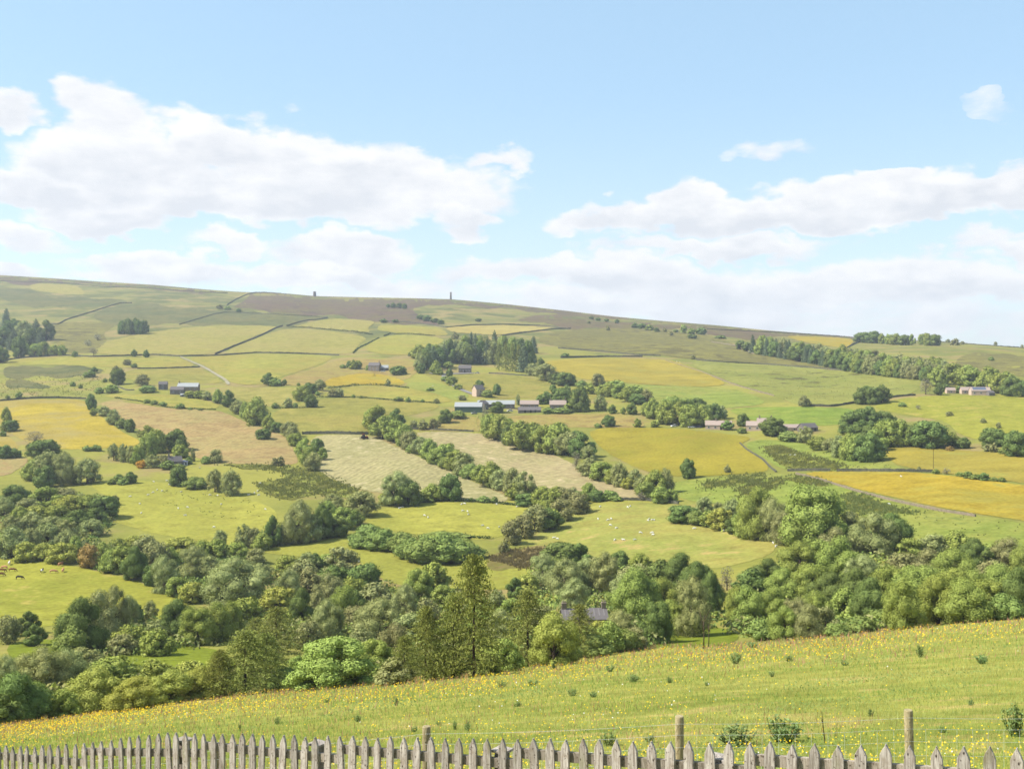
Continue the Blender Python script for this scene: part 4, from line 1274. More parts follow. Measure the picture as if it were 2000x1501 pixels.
cluster('below the green rushy pasture', T('1336 1020 62 36 syc;1376 1007 34 38 will;1390 1028 46 32 ash;1410 1034 54 42 lime;1431 1024 38 52 will;1436 1042 38 38 syc;1402 1002 24 22 haw;1480 1052 78 96 ash;1452 1048 42 54 ash;1512 1054 66 82 will;1532 1062 56 64 haw;1592 1068 136 122 ash;1545 1064 50 50 ash;1360 1024 40 28 bush'),
        look={'ash': 'light green airy tree'})
cluster('in the big wood at right', T('''1660 1064 76 64 haw;1702 1086 94 84 will;1744 1080 80 78 syc;1632 1094 66 64 haw;1562 1126 84 66 ash;1602 1118 66 62 ash;1640 1146 94 96 ash;1682 1158 76 76 will;1500 1156 66 64 syc;1470 1166 66 56 syc;1532 1178 76 66 ash;1582 1178 84 72 ash;1622 1198 86 78 syc;
1462 1222 76 76 ash;1440 1222 54 74 ash;1512 1220 66 72 ash;1552 1232 66 66 haw;1592 1222 66 66 ash;1672 1198 76 86 syc;1822 1088 66 46 will;1868 1084 66 46 ash;1902 1116 64 64 syc;1926 1120 46 46 syc;1970 1116 76 66 haw;1996 1136 56 66 ash;1770 1138 66 62 haw;1812 1138 76 66 haw;
1862 1142 86 66 ash;1742 1190 86 88 ash;1792 1198 104 96 ash;1862 1190 86 78 maple;1902 1188 76 72 ash;1952 1180 86 76 ash;1990 1206 66 96 syc;1832 1222 86 96 ash;1882 1218 104 84 ash;1932 1208 94 80 ash;1762 1230 76 96 ash;1702 1216 76 86 syc;1962 1212 64 54 bush;
1490 1250 56 44 bush;1532 1250 64 64 ash;1582 1246 56 64 haw;1612 1242 54 56 haw;1682 1234 56 32 bush;1732 1224 66 36 bush;1772 1218 44 22 bush;1636 1243 46 28 bush;1420 1152 30 46 grey;1780 1092 60 40 ash;1940 1150 70 56 haw;1650 1210 60 60 ash'''))
cluster('in the wood around the cottage', T('''1100 1108 84 52 syc;1130 1110 54 48 syc;1060 1146 66 66 will;1102 1166 76 76 will;1142 1156 66 66 will;1182 1156 66 76 will;1122 1196 66 66 will;1210 1114 44 40 syc;1252 1120 46 40 ash;1240 1156 76 56 haw;1292 1156 66 62 syc;1330 1156 76 76 syc;1362 1166 66 70 syc;
1390 1196 46 78 syc;1292 1198 66 66 ash;1242 1208 86 96 ash;1282 1256 66 86 syc;1350 1242 76 116 will;1322 1240 46 66 ash;1214 1256 66 66 will;1242 1268 54 44 haw;1188 1190 32 32 ash;1030 1160 44 40 lime;1005 1168 34 40 syc;1160 1130 60 40 haw;1076 1124 60 36 ash;1222 1180 60 60 will;1370 1210 50 60 syc;1300 1226 56 56 ash'''))
cluster('in the wood left of the tall larch', T('''600 1118 46 40 will;616 1114 34 34 syc;666 1126 76 56 haw;656 1158 56 56 syc;712 1156 66 60 syc;690 1176 56 50 ash;590 1148 66 56 haw;562 1178 56 66 will;602 1168 66 56 haw;642 1186 66 66 haw;546 1202 76 56 lime;590 1216 46 66 syc;622 1196 36 42 haw;
642 1256 66 86 will;672 1216 56 76 ash;690 1206 46 56 syc;602 1266 56 56 haw;732 1196 86 56 haw;742 1256 104 86 will;790 1206 56 66 will;702 1286 66 56 haw;772 1296 76 76 haw;816 1178 66 66 maple;846 1156 66 56 maple;866 1186 46 46 ash;970 1186 40 36 will;980 1256 66 66 will;
965 1306 66 62 ash;830 1230 70 60 haw;560 1120 50 36 ash;640 1110 46 30 ash;700 1230 60 50 haw;940 1240 60 60 ash;800 1256 70 60 will;1000 1220 60 50 ash;1060 1230 60 50 haw'''))
cluster('in the belt below the cattle', T('''160 1276 94 106 syc;192 1258 84 104 haw;226 1240 62 96 will;250 1228 44 66 will;266 1222 30 46 syc;294 1212 30 40 will;256 1266 64 46 ash;240 1278 60 40 haw;306 1280 64 52 ash;302 1256 56 46 will;346 1248 66 76 syc;386 1258 76 76 ash;422 1252 66 76 ash;
450 1240 50 66 ash;482 1220 66 56 ash;14 1256 46 56 haw;54 1236 42 42 syc;66 1260 44 40 syc;22 1242 42 36 haw;140 1284 60 60 bush'''))
cluster('along the meadow edge at left', T('''30 1412 116 96 syc;10 1346 70 66 will;82 1360 116 96 will;132 1352 86 86 will;70 1400 66 66 ash;188 1392 116 86 lime;262 1388 96 66 lime;332 1376 96 66 lime;392 1368 86 66 lime;250 1386 44 32 will;122 1402 66 54 ash;4 1416 70 60 syc;
300 1350 90 60 ash;370 1340 80 50 lime;220 1340 90 60 ash;160 1322 80 60 will;430 1340 70 60 lime'''))
# the larches and the bright maple at the edge of the meadow
for x, yb, w, h, kd, lb in [
    (926, 1322, 180, 238, 'larch', 'tallest larch, dark pointed top, at the centre of the meadow edge'),
    (886, 1325, 140, 166, 'larch', 'olive larch just left of the tallest larch, partly in front of it'),
    (832, 1330, 130, 146, 'larch', 'leaning yellowish larch left of the tallest larch pair'),
    (790, 1336, 110, 96, 'larch', 'low yellowish larch right of the bright green maple'),
    (1030, 1303, 160, 152, 'larch', 'larch with a dark bare trunk, right of the tallest larch'),
    (1082, 1300, 96, 104, 'lime', 'yellow-green tree between the bare-trunked larch and the cottage roof'),
    (1132, 1286, 130, 106, 'larch', 'spreading larch just below the cottage roof'),
    (478, 1358, 190, 128, 'larch', 'spreading larch with dark curved trunk left of the bright maple'),
    (520, 1352, 130, 116, 'larch', 'broad larch touching the left side of the bright maple'),
    (428, 1364, 110, 96, 'larch', 'low larch left of the curved-trunk larch'),
    (540, 1290, 150, 104, 'larch', 'flat-topped larch behind the curved-trunk larch'),
    (500, 1280, 110, 74, 'larch', 'dark low larch behind the curved-trunk larch'),
    (650, 1344, 172, 96, 'maple', 'wide fresh green maple at the meadow edge'),
    (728, 1324, 84, 74, 'maple', 'smaller fresh green maple right of the wide one'),
    (598, 1342, 72, 66, 'maple', 'small fresh green maple left of the wide one'),
    (985, 1312, 70, 62, 'ash', 'light green tree between the tallest larch and the bare-trunked larch'),
    (946, 1318, 66, 50, 'ash', 'low light green tree at the foot of the tallest larch'),
    (870, 1326, 80, 54, 'ash', 'low leafy tree under the leaning yellowish larch'),
    (1062, 1300, 66, 50, 'bush', 'green bush at the foot of the bare-trunked larch'),
    (1108, 1292, 56, 40, 'bush', 'green bush under the spreading larch'),
    (1160, 1284, 70, 46, 'bush', 'green bush right of the spreading larch'),
    (1222, 1272, 60, 44, 'bush', 'light bush below the dark tree right of the cottage'),
    (1118, 1264, 62, 50, 'lime', 'small yellowish tree hiding the left of the cottage front'),
    (1172, 1264, 66, 52, 'lime', 'yellow-green tree hiding the right of the cottage front'),
    (1143, 1270, 60, 50, 'ash', 'light green tree hiding the middle of the cottage front'),
    (1190, 1276, 66, 60, 'ash', 'light green tree right of the spreading larch'),
    (560, 1348, 70, 46, 'bush', 'dark bush in the shade left of the wide maple'),
    (770, 1338, 80, 52, 'haw', 'brownish bush right of the smaller maple'),
]:
    plant(x, yb, w, h, kd, lb, 'trees along the meadow edge')

for pts, lb, h in [
    ([(560, 638), (600, 640), (640, 644), (690, 648), (728, 654)], 'dark hedge below the small upper sheep pasture', 2.6),
    ([(750, 657), (762, 652), (800, 652), (850, 656)], 'dark hedge above the pasture left of the plantation', 2.2),
    ([(640, 759), (665, 756), (700, 752), (740, 752), (780, 756), (798, 758)], 'curving dark hedge round the bright meadow', 2.0),
    ([(690, 690), (700, 680), (725, 668), (740, 660)], 'straggling hedge on the stream bank between two pastures', 1.6),
    ([(620, 776), (700, 776), (780, 783), (850, 787)], 'thin gappy hedge above the large olive-brown meadow', 1.3),
    ([(880, 979), (940, 980), (1000, 986), (1060, 990)], 'low scrubby hedge at the foot of the left hay field', 1.3),
    ([(535, 798), (580, 797), (618, 796)], 'low hedge above the large olive-brown meadow, left part', 1.2),
    ([(225, 777), (280, 785), (330, 796), (420, 800)], 'thin hedge along the top of the tan field', 1.0),
    ([(800, 1053), (860, 1047), (960, 1052)], 'low bramble row above the dense bank', 1.4),
    ([(1060, 809), (1130, 805), (1200, 803)], 'low garden hedge right of the main farm', 1.4),
]:
    hedge(pts, lb, h)


# bare dead trees
def dead_tree(x, yb, h, label):
    p = at(x, yb)
    H = h * p.y / F
    r = random.Random(int(x))
    t = empty('dead_tree', p)
    tag(t, label, 'tree')
    mb = MB()
    mb.tube([(0, 0, -0.2), (0.01 * H, 0, H * 0.3), (0.0, 0, H * 0.62)], [0.016 * H, 0.012 * H, 0.009 * H], 6)
    mb.build('trunk', M_BARK, t, True)
    for k in range(7):
        a = r.uniform(0, 6.28)
        z = H * r.uniform(0.38, 0.62)
        L = H * r.uniform(0.2, 0.42)
        b = MB()
        b.tube([(0, 0, z), (math.cos(a) * L * 0.3, math.sin(a) * L * 0.3, z + L * 0.5), (math.cos(a) * L * 0.55, math.sin(a) * L * 0.5, z + L)], [0.007 * H, 0.005 * H, 0.0015 * H], 5)
        b.build('branch', M_BARK, t, True)


dead_tree(1374, 1268, 92, 'tall bare dead tree at the upper edge of the flower meadow')
dead_tree(1384, 1264, 70, 'thinner bare dead tree just right of the tall dead one')

# ------------------------------------------------------------------ buildings
M_STONE = plain_mat('rubble_stone', (190, 172, 150), 0.3, 1.2, 0.9, 0.05, k=0.42)
M_STONEP = plain_mat('pink_stone', (222, 196, 174), 0.3, 1.2, 0.9, 0.05, k=0.62)
M_STONEG = plain_mat('grey_stone', (150, 142, 136), 0.3, 1.2, 0.9, 0.05, k=0.5)
M_SLATE = plain_mat('stone_slates', (164, 156, 154), 0.25, 1.5, 0.8, 0.1, (1, 3, 1), k=0.33)
M_SLATEP = plain_mat('warm_slates', (208, 186, 172), 0.25, 1.5, 0.8, 0.15, (1, 3, 1), k=0.5)
M_SLATEL = plain_mat('lighter_slates', (178, 170, 168), 0.25, 1.5, 0.8, 0.1, (1, 3, 1), k=0.38)
M_TIN = plain_mat('tin_sheet', (214, 218, 216), 0.14, 0.8, 0.6, 0.2, (4, 1, 1), k=0.42)
M_TING = plain_mat('green_sheet', (92, 118, 100), 0.15, 0.8, 0.6, 0.3, (4, 1, 1), k=0.5)
M_BLUE = plain_mat('solar_panel', (130, 140, 164), 0.1, 0.8, 0.5, 0.3, k=0.4)
M_DARK = plain_mat('window_glass', (50, 54, 60), 0.1, 1.0, 0.15, 0.5, k=0.5)
M_WHITE = plain_mat('white_paint', (238, 238, 236), 0.06, 1.0, 0.5, 0.3, k=0.85)
M_RED = plain_mat('red_paint', (170, 60, 44), 0.1, 1.0, 0.4, 0.4, k=0.6)
M_RUBBER = plain_mat('rubber', (50, 48, 46), 0.1, 1.0, 0.8, 0.1, k=0.6)
M_POT = plain_mat('chimney_pot', (206, 160, 130), 0.1, 1.0, 0.8, 0.1, k=0.55)


def house(name, cat, label, x, yb, wpx, hpx, rpx, yaw=0.0, depth=0.55, wm=None, rm=None, chim=(), wins=3, doors=(), sink=0.0, doorm=None, panels=None, slates=False):
    """gabled building; wpx/hpx/rpx = length, wall and roof height in photo pixels"""
    wm, rm = wm or M_STONE, rm or M_SLATE
    p = at(x, yb)
    k = p.y / F
    L, H, Rr = wpx * k, hpx * k, rpx * k
    D = max(L * depth, 3.5)
    e = empty(name, p + Vector((0, D / 2, -sink)), R(yaw))
    tag(e, label, cat)
    mb = MB()
    x0, y0 = L / 2, D / 2
    vs = [(-x0, -y0, -1.5), (x0, -y0, -1.5), (x0, y0, -1.5), (-x0, y0, -1.5), (-x0, -y0, H), (x0, -y0, H), (x0, y0, H), (-x0, y0, H), (-x0, 0, H + Rr), (x0, 0, H + Rr)]
    mb.add(vs, [(0, 1, 5, 4), (2, 3, 7, 6), (1, 2, 6, 9, 5), (3, 0, 4, 8, 7)])
    mb.build('wall', wm, e)
    rb = MB()
    o, ov = 0.22, 0.25
    sl = Rr / y0
    for s in (-1, 1):
        a, b = (-x0 - ov, 0, H + Rr + 0.06), (x0 + ov, 0, H + Rr + 0.06)
        c, d = (x0 + ov, s * (y0 + o), H - o * sl + 0.06), (-x0 - ov, s * (y0 + o), H - o * sl + 0.06)
        th = 0.16
        q = [a, b, c, d] + [(v[0], v[1], v[2] + th) for v in (a, b, c, d)]
        fs = [(0, 1, 2, 3), (7, 6, 5, 4), (0, 4, 5, 1), (1, 5, 6, 2), (2, 6, 7, 3), (3, 7, 4, 0)]
        rb.add(q, fs if s > 0 else [f[::-1] for f in fs])
    roof = rb.build('roof', rm, e)
    if slates:
        n = 9
        for i in range(n):
            xc = -x0 + (i + 0.5) * L / n
            pb = MB()
            w = L / n * 0.13
            t = 0.035
            z = lambda yy: H + Rr + 0.06 + 0.16 - (abs(yy)) * sl
            q = [(xc - w, -0.12, z(0.12) + 0.004), (xc + w, -0.12, z(0.12) + 0.004), (xc + w, -y0 * 0.75, z(y0 * 0.75) + 0.004), (xc - w, -y0 * 0.75, z(y0 * 0.75) + 0.004)]
            q += [(v[0], v[1], v[2] + t) for v in q]
            pb.add(q, [(3, 2, 1, 0), (4, 5, 6, 7), (0, 1, 5, 4), (1, 2, 6, 5), (2, 3, 7, 6), (3, 0, 4, 7)])
            pb.build('roof_panel', M_SLATEL, roof)
    if panels:
        pb = MB()
        a0, a1 = panels
        z = lambda yy: H + Rr + 0.225 - abs(yy) * sl
        q = [(L * a0, -y0 * 0.1, z(y0 * 0.1)), (L * a1, -y0 * 0.1, z(y0 * 0.1)), (L * a1, -y0 * 0.8, z(y0 * 0.8)), (L * a0, -y0 * 0.8, z(y0 * 0.8))]
        q += [(v[0], v[1], v[2] + 0.08) for v in q]
        pb.add(q, [(3, 2, 1, 0), (4, 5, 6, 7), (0, 1, 5, 4), (1, 2, 6, 5), (2, 3, 7, 6), (3, 0, 4, 7)])
        pb.build('solar_panel', M_BLUE, roof)
    for cx in chim:
        cb = MB()
        ch = max(1.1, Rr * 0.5)
        cb.box((cx * L, 0, H + Rr + ch / 2 - 0.2), (0.8, 0.6, ch + 0.4))
        cb.box((cx * L, 0, H + Rr + ch + 0.05), (0.95, 0.75, 0.14))
        cb.tube([(cx * L - 0.18, 0, H + Rr + ch + 0.1), (cx * L - 0.18, 0, H + Rr + ch + 0.55)], [0.13, 0.1], 8)
        cb.tube([(cx * L + 0.18, 0, H + Rr + ch + 0.1), (cx * L + 0.18, 0, H + Rr + ch + 0.5)], [0.13, 0.1], 8)
        cb.build('chimney', M_STONE if wm is M_STONEP else wm, roof)
    for i in range(wins):
        wx = -x0 + (i + 0.5) * L / wins
        levels = (H * 0.30, H * 0.72) if H > 4.4 else (H * 0.55,)
        for zc in levels:
            f = MB()
            f.box((wx, -y0 - 0.02, zc), (1.15, 0.10, 1.25))
            fr = f.build('window', M_WHITE, e)
            g = MB()
            g.box((wx - 0.26, -y0 - 0.045, zc), (0.44, 0.10, 1.05))
            g.box((wx + 0.26, -y0 - 0.045, zc), (0.44, 0.10, 1.05))
            g.build('pane', M_DARK, fr)
    for dx in doors:
        d = MB()
        d.box((dx * L, -y0 - 0.03, 1.05), (1.1, 0.12, 2.1))
        d.build('door', doorm or M_DARK, e)
    return e


house('stone_barn', 'barn', 'small square grey barn left of the left farmhouse', 317, 761, 16, 11, 5, 8, 0.7, M_STONEG, M_SLATE, wins=1)
house('farmhouse', 'farmhouse', 'long pale-roofed left farm building, rear range', 366, 764, 40, 9, 7, 0, 0.4, M_STONE, M_TIN, (-0.45,), 4)
house('stone_barn', 'barn', 'lower grey-roofed barn in front of the left farm range', 345, 770, 26, 9, 6, 0, 0.5, M_STONEG, M_SLATE, wins=2)
house('lean_to_shed', 'shed', 'small blue-grey shed right below the left farm', 357, 775, 10, 4, 2, 0, 0.6, M_BLUE, M_TIN, wins=0, doors=(0,))
house('cottage', 'cottage', 'small grey stone cottage on the hill with trees at its left', 731, 725, 22, 11, 6, -14, 0.6, M_STONE, M_SLATE, (0.42,), 3)
house('lean_to_shed', 'shed', 'white-roofed annex right of the small hill cottage', 751, 724, 14, 6, 5, 0, 0.7, M_STONEG, M_TIN, wins=1)
house('cottage', 'cottage', 'grey cottage beside the lane below the plantation', 908, 728, 24, 9, 6, -4, 0.5, M_STONEG, M_SLATE, wins=4, doors=(0.0,))
house('stone_barn', 'barn', 'lone pinkish stone barn at the end of the lane', 934, 774, 20, 14, 8, 38, 0.75, M_STONEP, M_SLATE, wins=1, doors=(0.2,))
house('green_barn', 'barn', 'long farm barn with green sheet front and pale roof', 915, 805, 53, 11, 8, -3, 0.4, M_TING, M_TIN, wins=0)
house('stone_barn', 'barn', 'pale-roofed barn row behind the green barn', 969, 797, 72, 8, 7, -2, 0.25, M_STONEG, M_TIN, wins=6)
house('stone_barn', 'barn', 'gabled stone barn at the right end of the green barn', 943, 800, 15, 12, 6, 60, 1.1, M_STONEG, M_SLATE, wins=1)
house('stone_barn', 'barn', 'brown-roofed barn between the barn row and the farmhouse', 1034, 797, 36, 8, 7, -2, 0.4, M_STONE, M_SLATEP, wins=3)
house('open_shed', 'shed', 'dark low shed in front of the brown-roofed barn', 1034, 806, 44, 5, 6, 3, 0.4, M_STONEG, M_SLATE, wins=0, doors=(-0.2, 0.05, 0.25))
house('farmhouse', 'farmhouse', 'plain two-storey main farmhouse in front of dark trees', 1090, 802, 32, 12, 8, -3, 0.5, M_STONE, M_SLATEP, (-0.45, 0.45), 3)
house('farmhouse', 'farmhouse', 'left pinkish farmhouse behind the olive-yellow meadow', 1405, 839, 50, 9, 8, -12, 0.35, M_STONEP, M_SLATEP, (-0.1,), 4, doors=(0.1,))
house('farmhouse', 'farmhouse', 'lower pink part of the right farmhouses', 1474, 841, 28, 10, 8, -16, 0.6, M_STONEP, M_SLATEP, wins=2)
house('farmhouse', 'farmhouse', 'tall pink-roofed farmhouse beside the dark round tree', 1496, 838, 30, 12, 9, -16, 0.5, M_STONEP, M_SLATEP, (-0.35, 0.4), 3)
house('stone_barn', 'barn', 'low pink-roofed range right of the dark round tree', 1551, 841, 46, 6, 6, 4, 0.35, M_STONEP, M_SLATEP, wins=3)
house('stone_barn', 'barn', 'grey-roofed gabled barn at the right end of the pink range', 1580, 843, 34, 8, 8, 24, 0.6, M_STONEG, M_SLATE, wins=0, doors=(0.3,))
house('cottage', 'cottage', 'small pale outbuilding left of the far right farmhouse', 1858, 768, 17, 6, 5, 0, 0.6, M_STONEP, M_SLATEP, wins=1)
house('farmhouse', 'farmhouse', 'pale left wing of the far right farmhouse', 1892, 769, 26, 7, 6, -3, 0.5, M_STONEP, M_SLATEP, wins=2)
house('farmhouse', 'farmhouse', 'far right farmhouse with blue panels on its roof', 1917, 772, 36, 9, 7, -6, 0.5, M_STONEP, M_SLATEP, (0.4,), 3, panels=(-0.4, 0.3))
house('lean_to_shed', 'shed', 'small grey shed at the right of the far right farmhouse', 1936, 773, 14, 6, 4, 20, 0.8, M_STONEG, M_SLATE, wins=0)
house('cottage', 'cottage', 'cottage half hidden by trees beside the orange bush', 338, 911, 26, 10, 9, 30, 0.7, M_STONEG, M_SLATE, (-0.42,), 2)
house('conservatory', 'conservatory', 'white framed glass annex beside the half-hidden cottage', 359, 908, 12, 6, 3, 10, 0.8, M_WHITE, M_BLUE, wins=2)
house('cottage', 'cottage', 'cottage with two end chimneys deep in the valley trees', 1142, 1241, 86, 31, 15, 4, 0.62, M_STONEP, M_SLATE, (-0.46, 0.46), 4, slates=True)


def tower(x, yb, w0, w1, h, label, name):
    p = at(x, float(S(x)) + 0.8)
    k = p.y / F
    e = empty(name, p)
    tag(e, label, 'tower')
    sh = MB()
    n = 10
    H = h * k
    prof = [(-1.0, w0 * k / 2), (H * 0.5, (w0 * 0.55 + w1 * 0.45) * k / 2), (H * 0.93, w1 * k / 2)]
    sh.tube([(0, 0, z) for z, _ in prof], [q for _, q in prof], n)
    sh.build('shaft', M_STONEG, e)
    cp = MB()
    cp.tube([(0, 0, H * 0.93), (0, 0, H)], [w1 * k / 2 * 1.16, w1 * k / 2 * 1.1], n)
    cp.build('cap', M_STONEG, e)


tower(614.5, 578, 6.2, 5.2, 9.5, 'short squat stone tower on the skyline', 'stone_tower')
tower(880.5, 584, 4.0, 3.0, 14.5, 'tall slender stone chimney on the skyline', 'stone_chimney')


# ------------------------------------------------------------------ vehicles
def car(x, yb, rz, label, paint, L=4.2):
    p = at(x, yb)
    e = empty('parked_car', p, rz)
    tag(e, label, 'car')
    b = MB()
    prof = [(-0.5, 0.28), (-0.5, 0.62), (-0.46, 0.80), (-0.24, 0.86), (-0.16, 0.90), (0.30, 0.90), (0.48, 0.84), (0.5, 0.62), (0.5, 0.28)]
    top = [(-0.20, 0.88), (-0.08, 1.42), (0.22, 1.45), (0.40, 0.88)]
    for pr, hw, mi in ((prof, 0.86, 0), (top, 0.72, 1)):
        n = len(pr)
        vs = [(q[0] * L, -hw, q[1]) for q in pr] + [(q[0] * L, hw, q[1]) for q in pr]
        fs = [tuple(range(n))[::-1], tuple(range(n, 2 * n))] + [(i, (i + 1) % n, n + (i + 1) % n, n + i) for i in range(n)]
        m = MB()
        m.add(vs, [f[::-1] for f in fs])
        m.build('body' if mi == 0 else 'cabin', paint if mi == 0 else M_DARK, e)
    rf = MB()
    rf.box((0.07 * L, 0, 1.46), (0.30 * L, 1.40, 0.06))
    rf.build('roof', paint, e)
    for sx in (-0.31, 0.31):
        for sy in (-0.8, 0.8):
            wmb = MB()
            wmb.tube([(sx * L, sy - 0.1, 0.32), (sx * L, sy + 0.1, 0.32)], 0.32, 12)
            wmb.build('wheel', M_RUBBER, e)


car(748, 726, 0.2, 'white car parked by the annex of the small hill cottage', M_WHITE)
car(932, 729, 0.1, 'white car parked right of the grey cottage', M_WHITE, 4.6)
car(1317, 833, 0.3, 'white car at the edge of the olive-yellow meadow', M_WHITE)
car(1352, 835, 0.0, 'white van-like car under the trees left of the pinkish farmhouse', M_WHITE, 5.0)
car(1364, 835, 0.1, 'blue car under the trees left of the pinkish farmhouse', M_BLUE)
car(926, 808, 0.4, 'pale car in front of the green barn', M_TIN)
car(996, 803, 0.2, 'small white car in front of the pale-roofed barn row', M_WHITE)


def tractor(x, yb, rz):
    p = at(x, yb)
    e = empty('tractor', p, rz)
    tag(e, 'small red tractor at the top of the left mown hay field', 'tractor')
    s = 1.15
    b = MB()
    b.box((0.9 * s, 0, 1.15 * s), (1.7 * s, 0.8 * s, 0.75 * s))
    b.box((-0.5 * s, 0, 0.9 * s), (1.3 * s, 0.9 * s, 0.6 * s))
    b.build('bonnet', M_RED, e)
    c = MB()
    vs = [(-1.1 * s, -0.65 * s, 1.2 * s), (0.1 * s, -0.65 * s, 1.2 * s), (0.1 * s, 0.65 * s, 1.2 * s), (-1.1 * s, 0.65 * s, 1.2 * s),
          (-0.95 * s, -0.55 * s, 2.5 * s), (0.0, -0.55 * s, 2.5 * s), (0.0, 0.55 * s, 2.5 * s), (-0.95 * s, 0.55 * s, 2.5 * s)]
    c.add(vs, [(0, 1, 5, 4), (1, 2, 6, 5), (2, 3, 7, 6), (3, 0, 4, 7), (4, 5, 6, 7), (3, 2, 1, 0)])
    c.build('cab', M_DARK, e)
    r_ = MB()
    r_.box((-0.48 * s, 0, 2.56 * s), (1.2 * s, 1.3 * s, 0.12 * s))
    r_.build('cab_roof', M_RED, e)
    for sx, rad, wd in ((-0.75, 0.85, 0.5), (1.35, 0.52, 0.34)):
        for sy in (-0.95, 0.95):
            w = MB()
            w.tube([(sx * s, (sy - wd / 2) * s, rad * s), (sx * s, (sy + wd / 2) * s, rad * s)], rad * s, 14)
            w.build('wheel', M_RUBBER, e)
    x_ = MB()
    x_.tube([(1.2 * s, 0.25 * s, 1.5 * s), (1.2 * s, 0.25 * s, 2.3 * s)], 0.05 * s, 6)
    x_.build('exhaust', M_RUBBER, e)
    rk = MB()
    for k in range(6):
        rk.tube([(-2.4 * s, (-1.5 + k * 0.6) * s, 0.15 * s), (-2.0 * s, (-1.5 + k * 0.6) * s, 0.9 * s)], 0.06 * s, 5)
    rk.box((-2.0 * s, 0, 0.9 * s), (0.15 * s, 3.4 * s, 0.15 * s))
    rk.box((-1.5 * s, 0, 0.8 * s), (1.0 * s, 0.15 * s, 0.12 * s))
    rk.build('hay_rake', M_RUBBER, e)


tractor(712, 857, 0.5)


# ------------------------------------------------------------------ cattle and sheep, one skinned body each
def skin_mesh(name, pts, edges, rads, m, root=0, sub=1):
    me = bpy.data.meshes.new(name + '_cage')
    me.from_pydata(pts, edges, [])
    o = bpy.data.objects.new(name + '_cage', me)
    COL.objects.link(o)
    sk = o.modifiers.new('skin', 'SKIN')
    sk.use_smooth_shade = True
    for i, v in enumerate(me.skin_vertices[0].data):
        r_ = rads[i]
        v.radius = r_ if isinstance(r_, tuple) else (r_, r_)
        v.use_root = i == root
    o.modifiers.new('sub', 'SUBSURF').levels = sub
    dg = bpy.context.evaluated_depsgraph_get()
    out = bpy.data.meshes.new_from_object(o.evaluated_get(dg))
    out.name = name
    out.materials.clear()
    out.materials.append(m)
    bpy.data.objects.remove(o)
    bpy.data.meshes.remove(me)
    return out


def beast(name, m, s, L, H, belly, graze):
    """four legged body: hind quarters, barrel, chest, neck, head; legs with hock and knee; tail"""
    hz = H * 0.74
    P = [(-L * 0.46, 0, hz), (-L * 0.15, 0, hz - 0.02 * H), (L * 0.18, 0, hz - 0.02 * H), (L * 0.42, 0, hz + 0.02 * H)]
    Rd = [belly * 0.82, belly, belly * 1.02, belly * 0.86]
    E = [(0, 1), (1, 2), (2, 3)]
    if graze:
        P += [(L * 0.62, 0, hz * 0.72), (L * 0.74, 0, hz * 0.32), (L * 0.84, 0, hz * 0.12)]
    else:
        P += [(L * 0.60, 0, hz * 1.16), (L * 0.70, 0, hz * 1.30), (L * 0.88, 0, hz * 1.18)]
    Rd += [belly * 0.52, belly * 0.42, belly * 0.24]
    E += [(3, 4), (4, 5), (5, 6)]
    for sy in (-1, 1):
        b = len(P)
        y = sy * belly * 0.62
        P += [(-L * 0.42, y, hz * 0.62), (-L * 0.50, y, hz * 0.34), (-L * 0.46, y, 0.02)]
        Rd += [belly * 0.34, belly * 0.17, belly * 0.15]
        E += [(0, b), (b, b + 1), (b + 1, b + 2)]
        b = len(P)
        P += [(L * 0.40, y, hz * 0.58), (L * 0.41, y, hz * 0.30), (L * 0.40, y, 0.02)]
        Rd += [belly * 0.28, belly * 0.16, belly * 0.14]
        E += [(3, b), (b, b + 1), (b + 1, b + 2)]
    b = len(P)
    P += [(-L * 0.56, 0, hz * 0.95), (-L * 0.58, 0, hz * 0.45)]
    Rd += [belly * 0.10, belly * 0.07]
    E += [(0, b), (b, b + 1)]
    P = [(p[0] * s, p[1] * s, p[2] * s) for p in P]
    return skin_mesh(name, P, E, [q * s for q in Rd], m, 1)


def hide(name, c1, c2, t=0.55):
    m, g = mat(name)
    tc = g.n('ShaderNodeTexCoord').outputs['Object']
    g.out(rough_diffuse(g, g.mix(g.ramp(g.noise(tc, 1.4, 2), t - 0.03, t + 0.03), c1, c2), 0.8, None, 0.1))
    return m


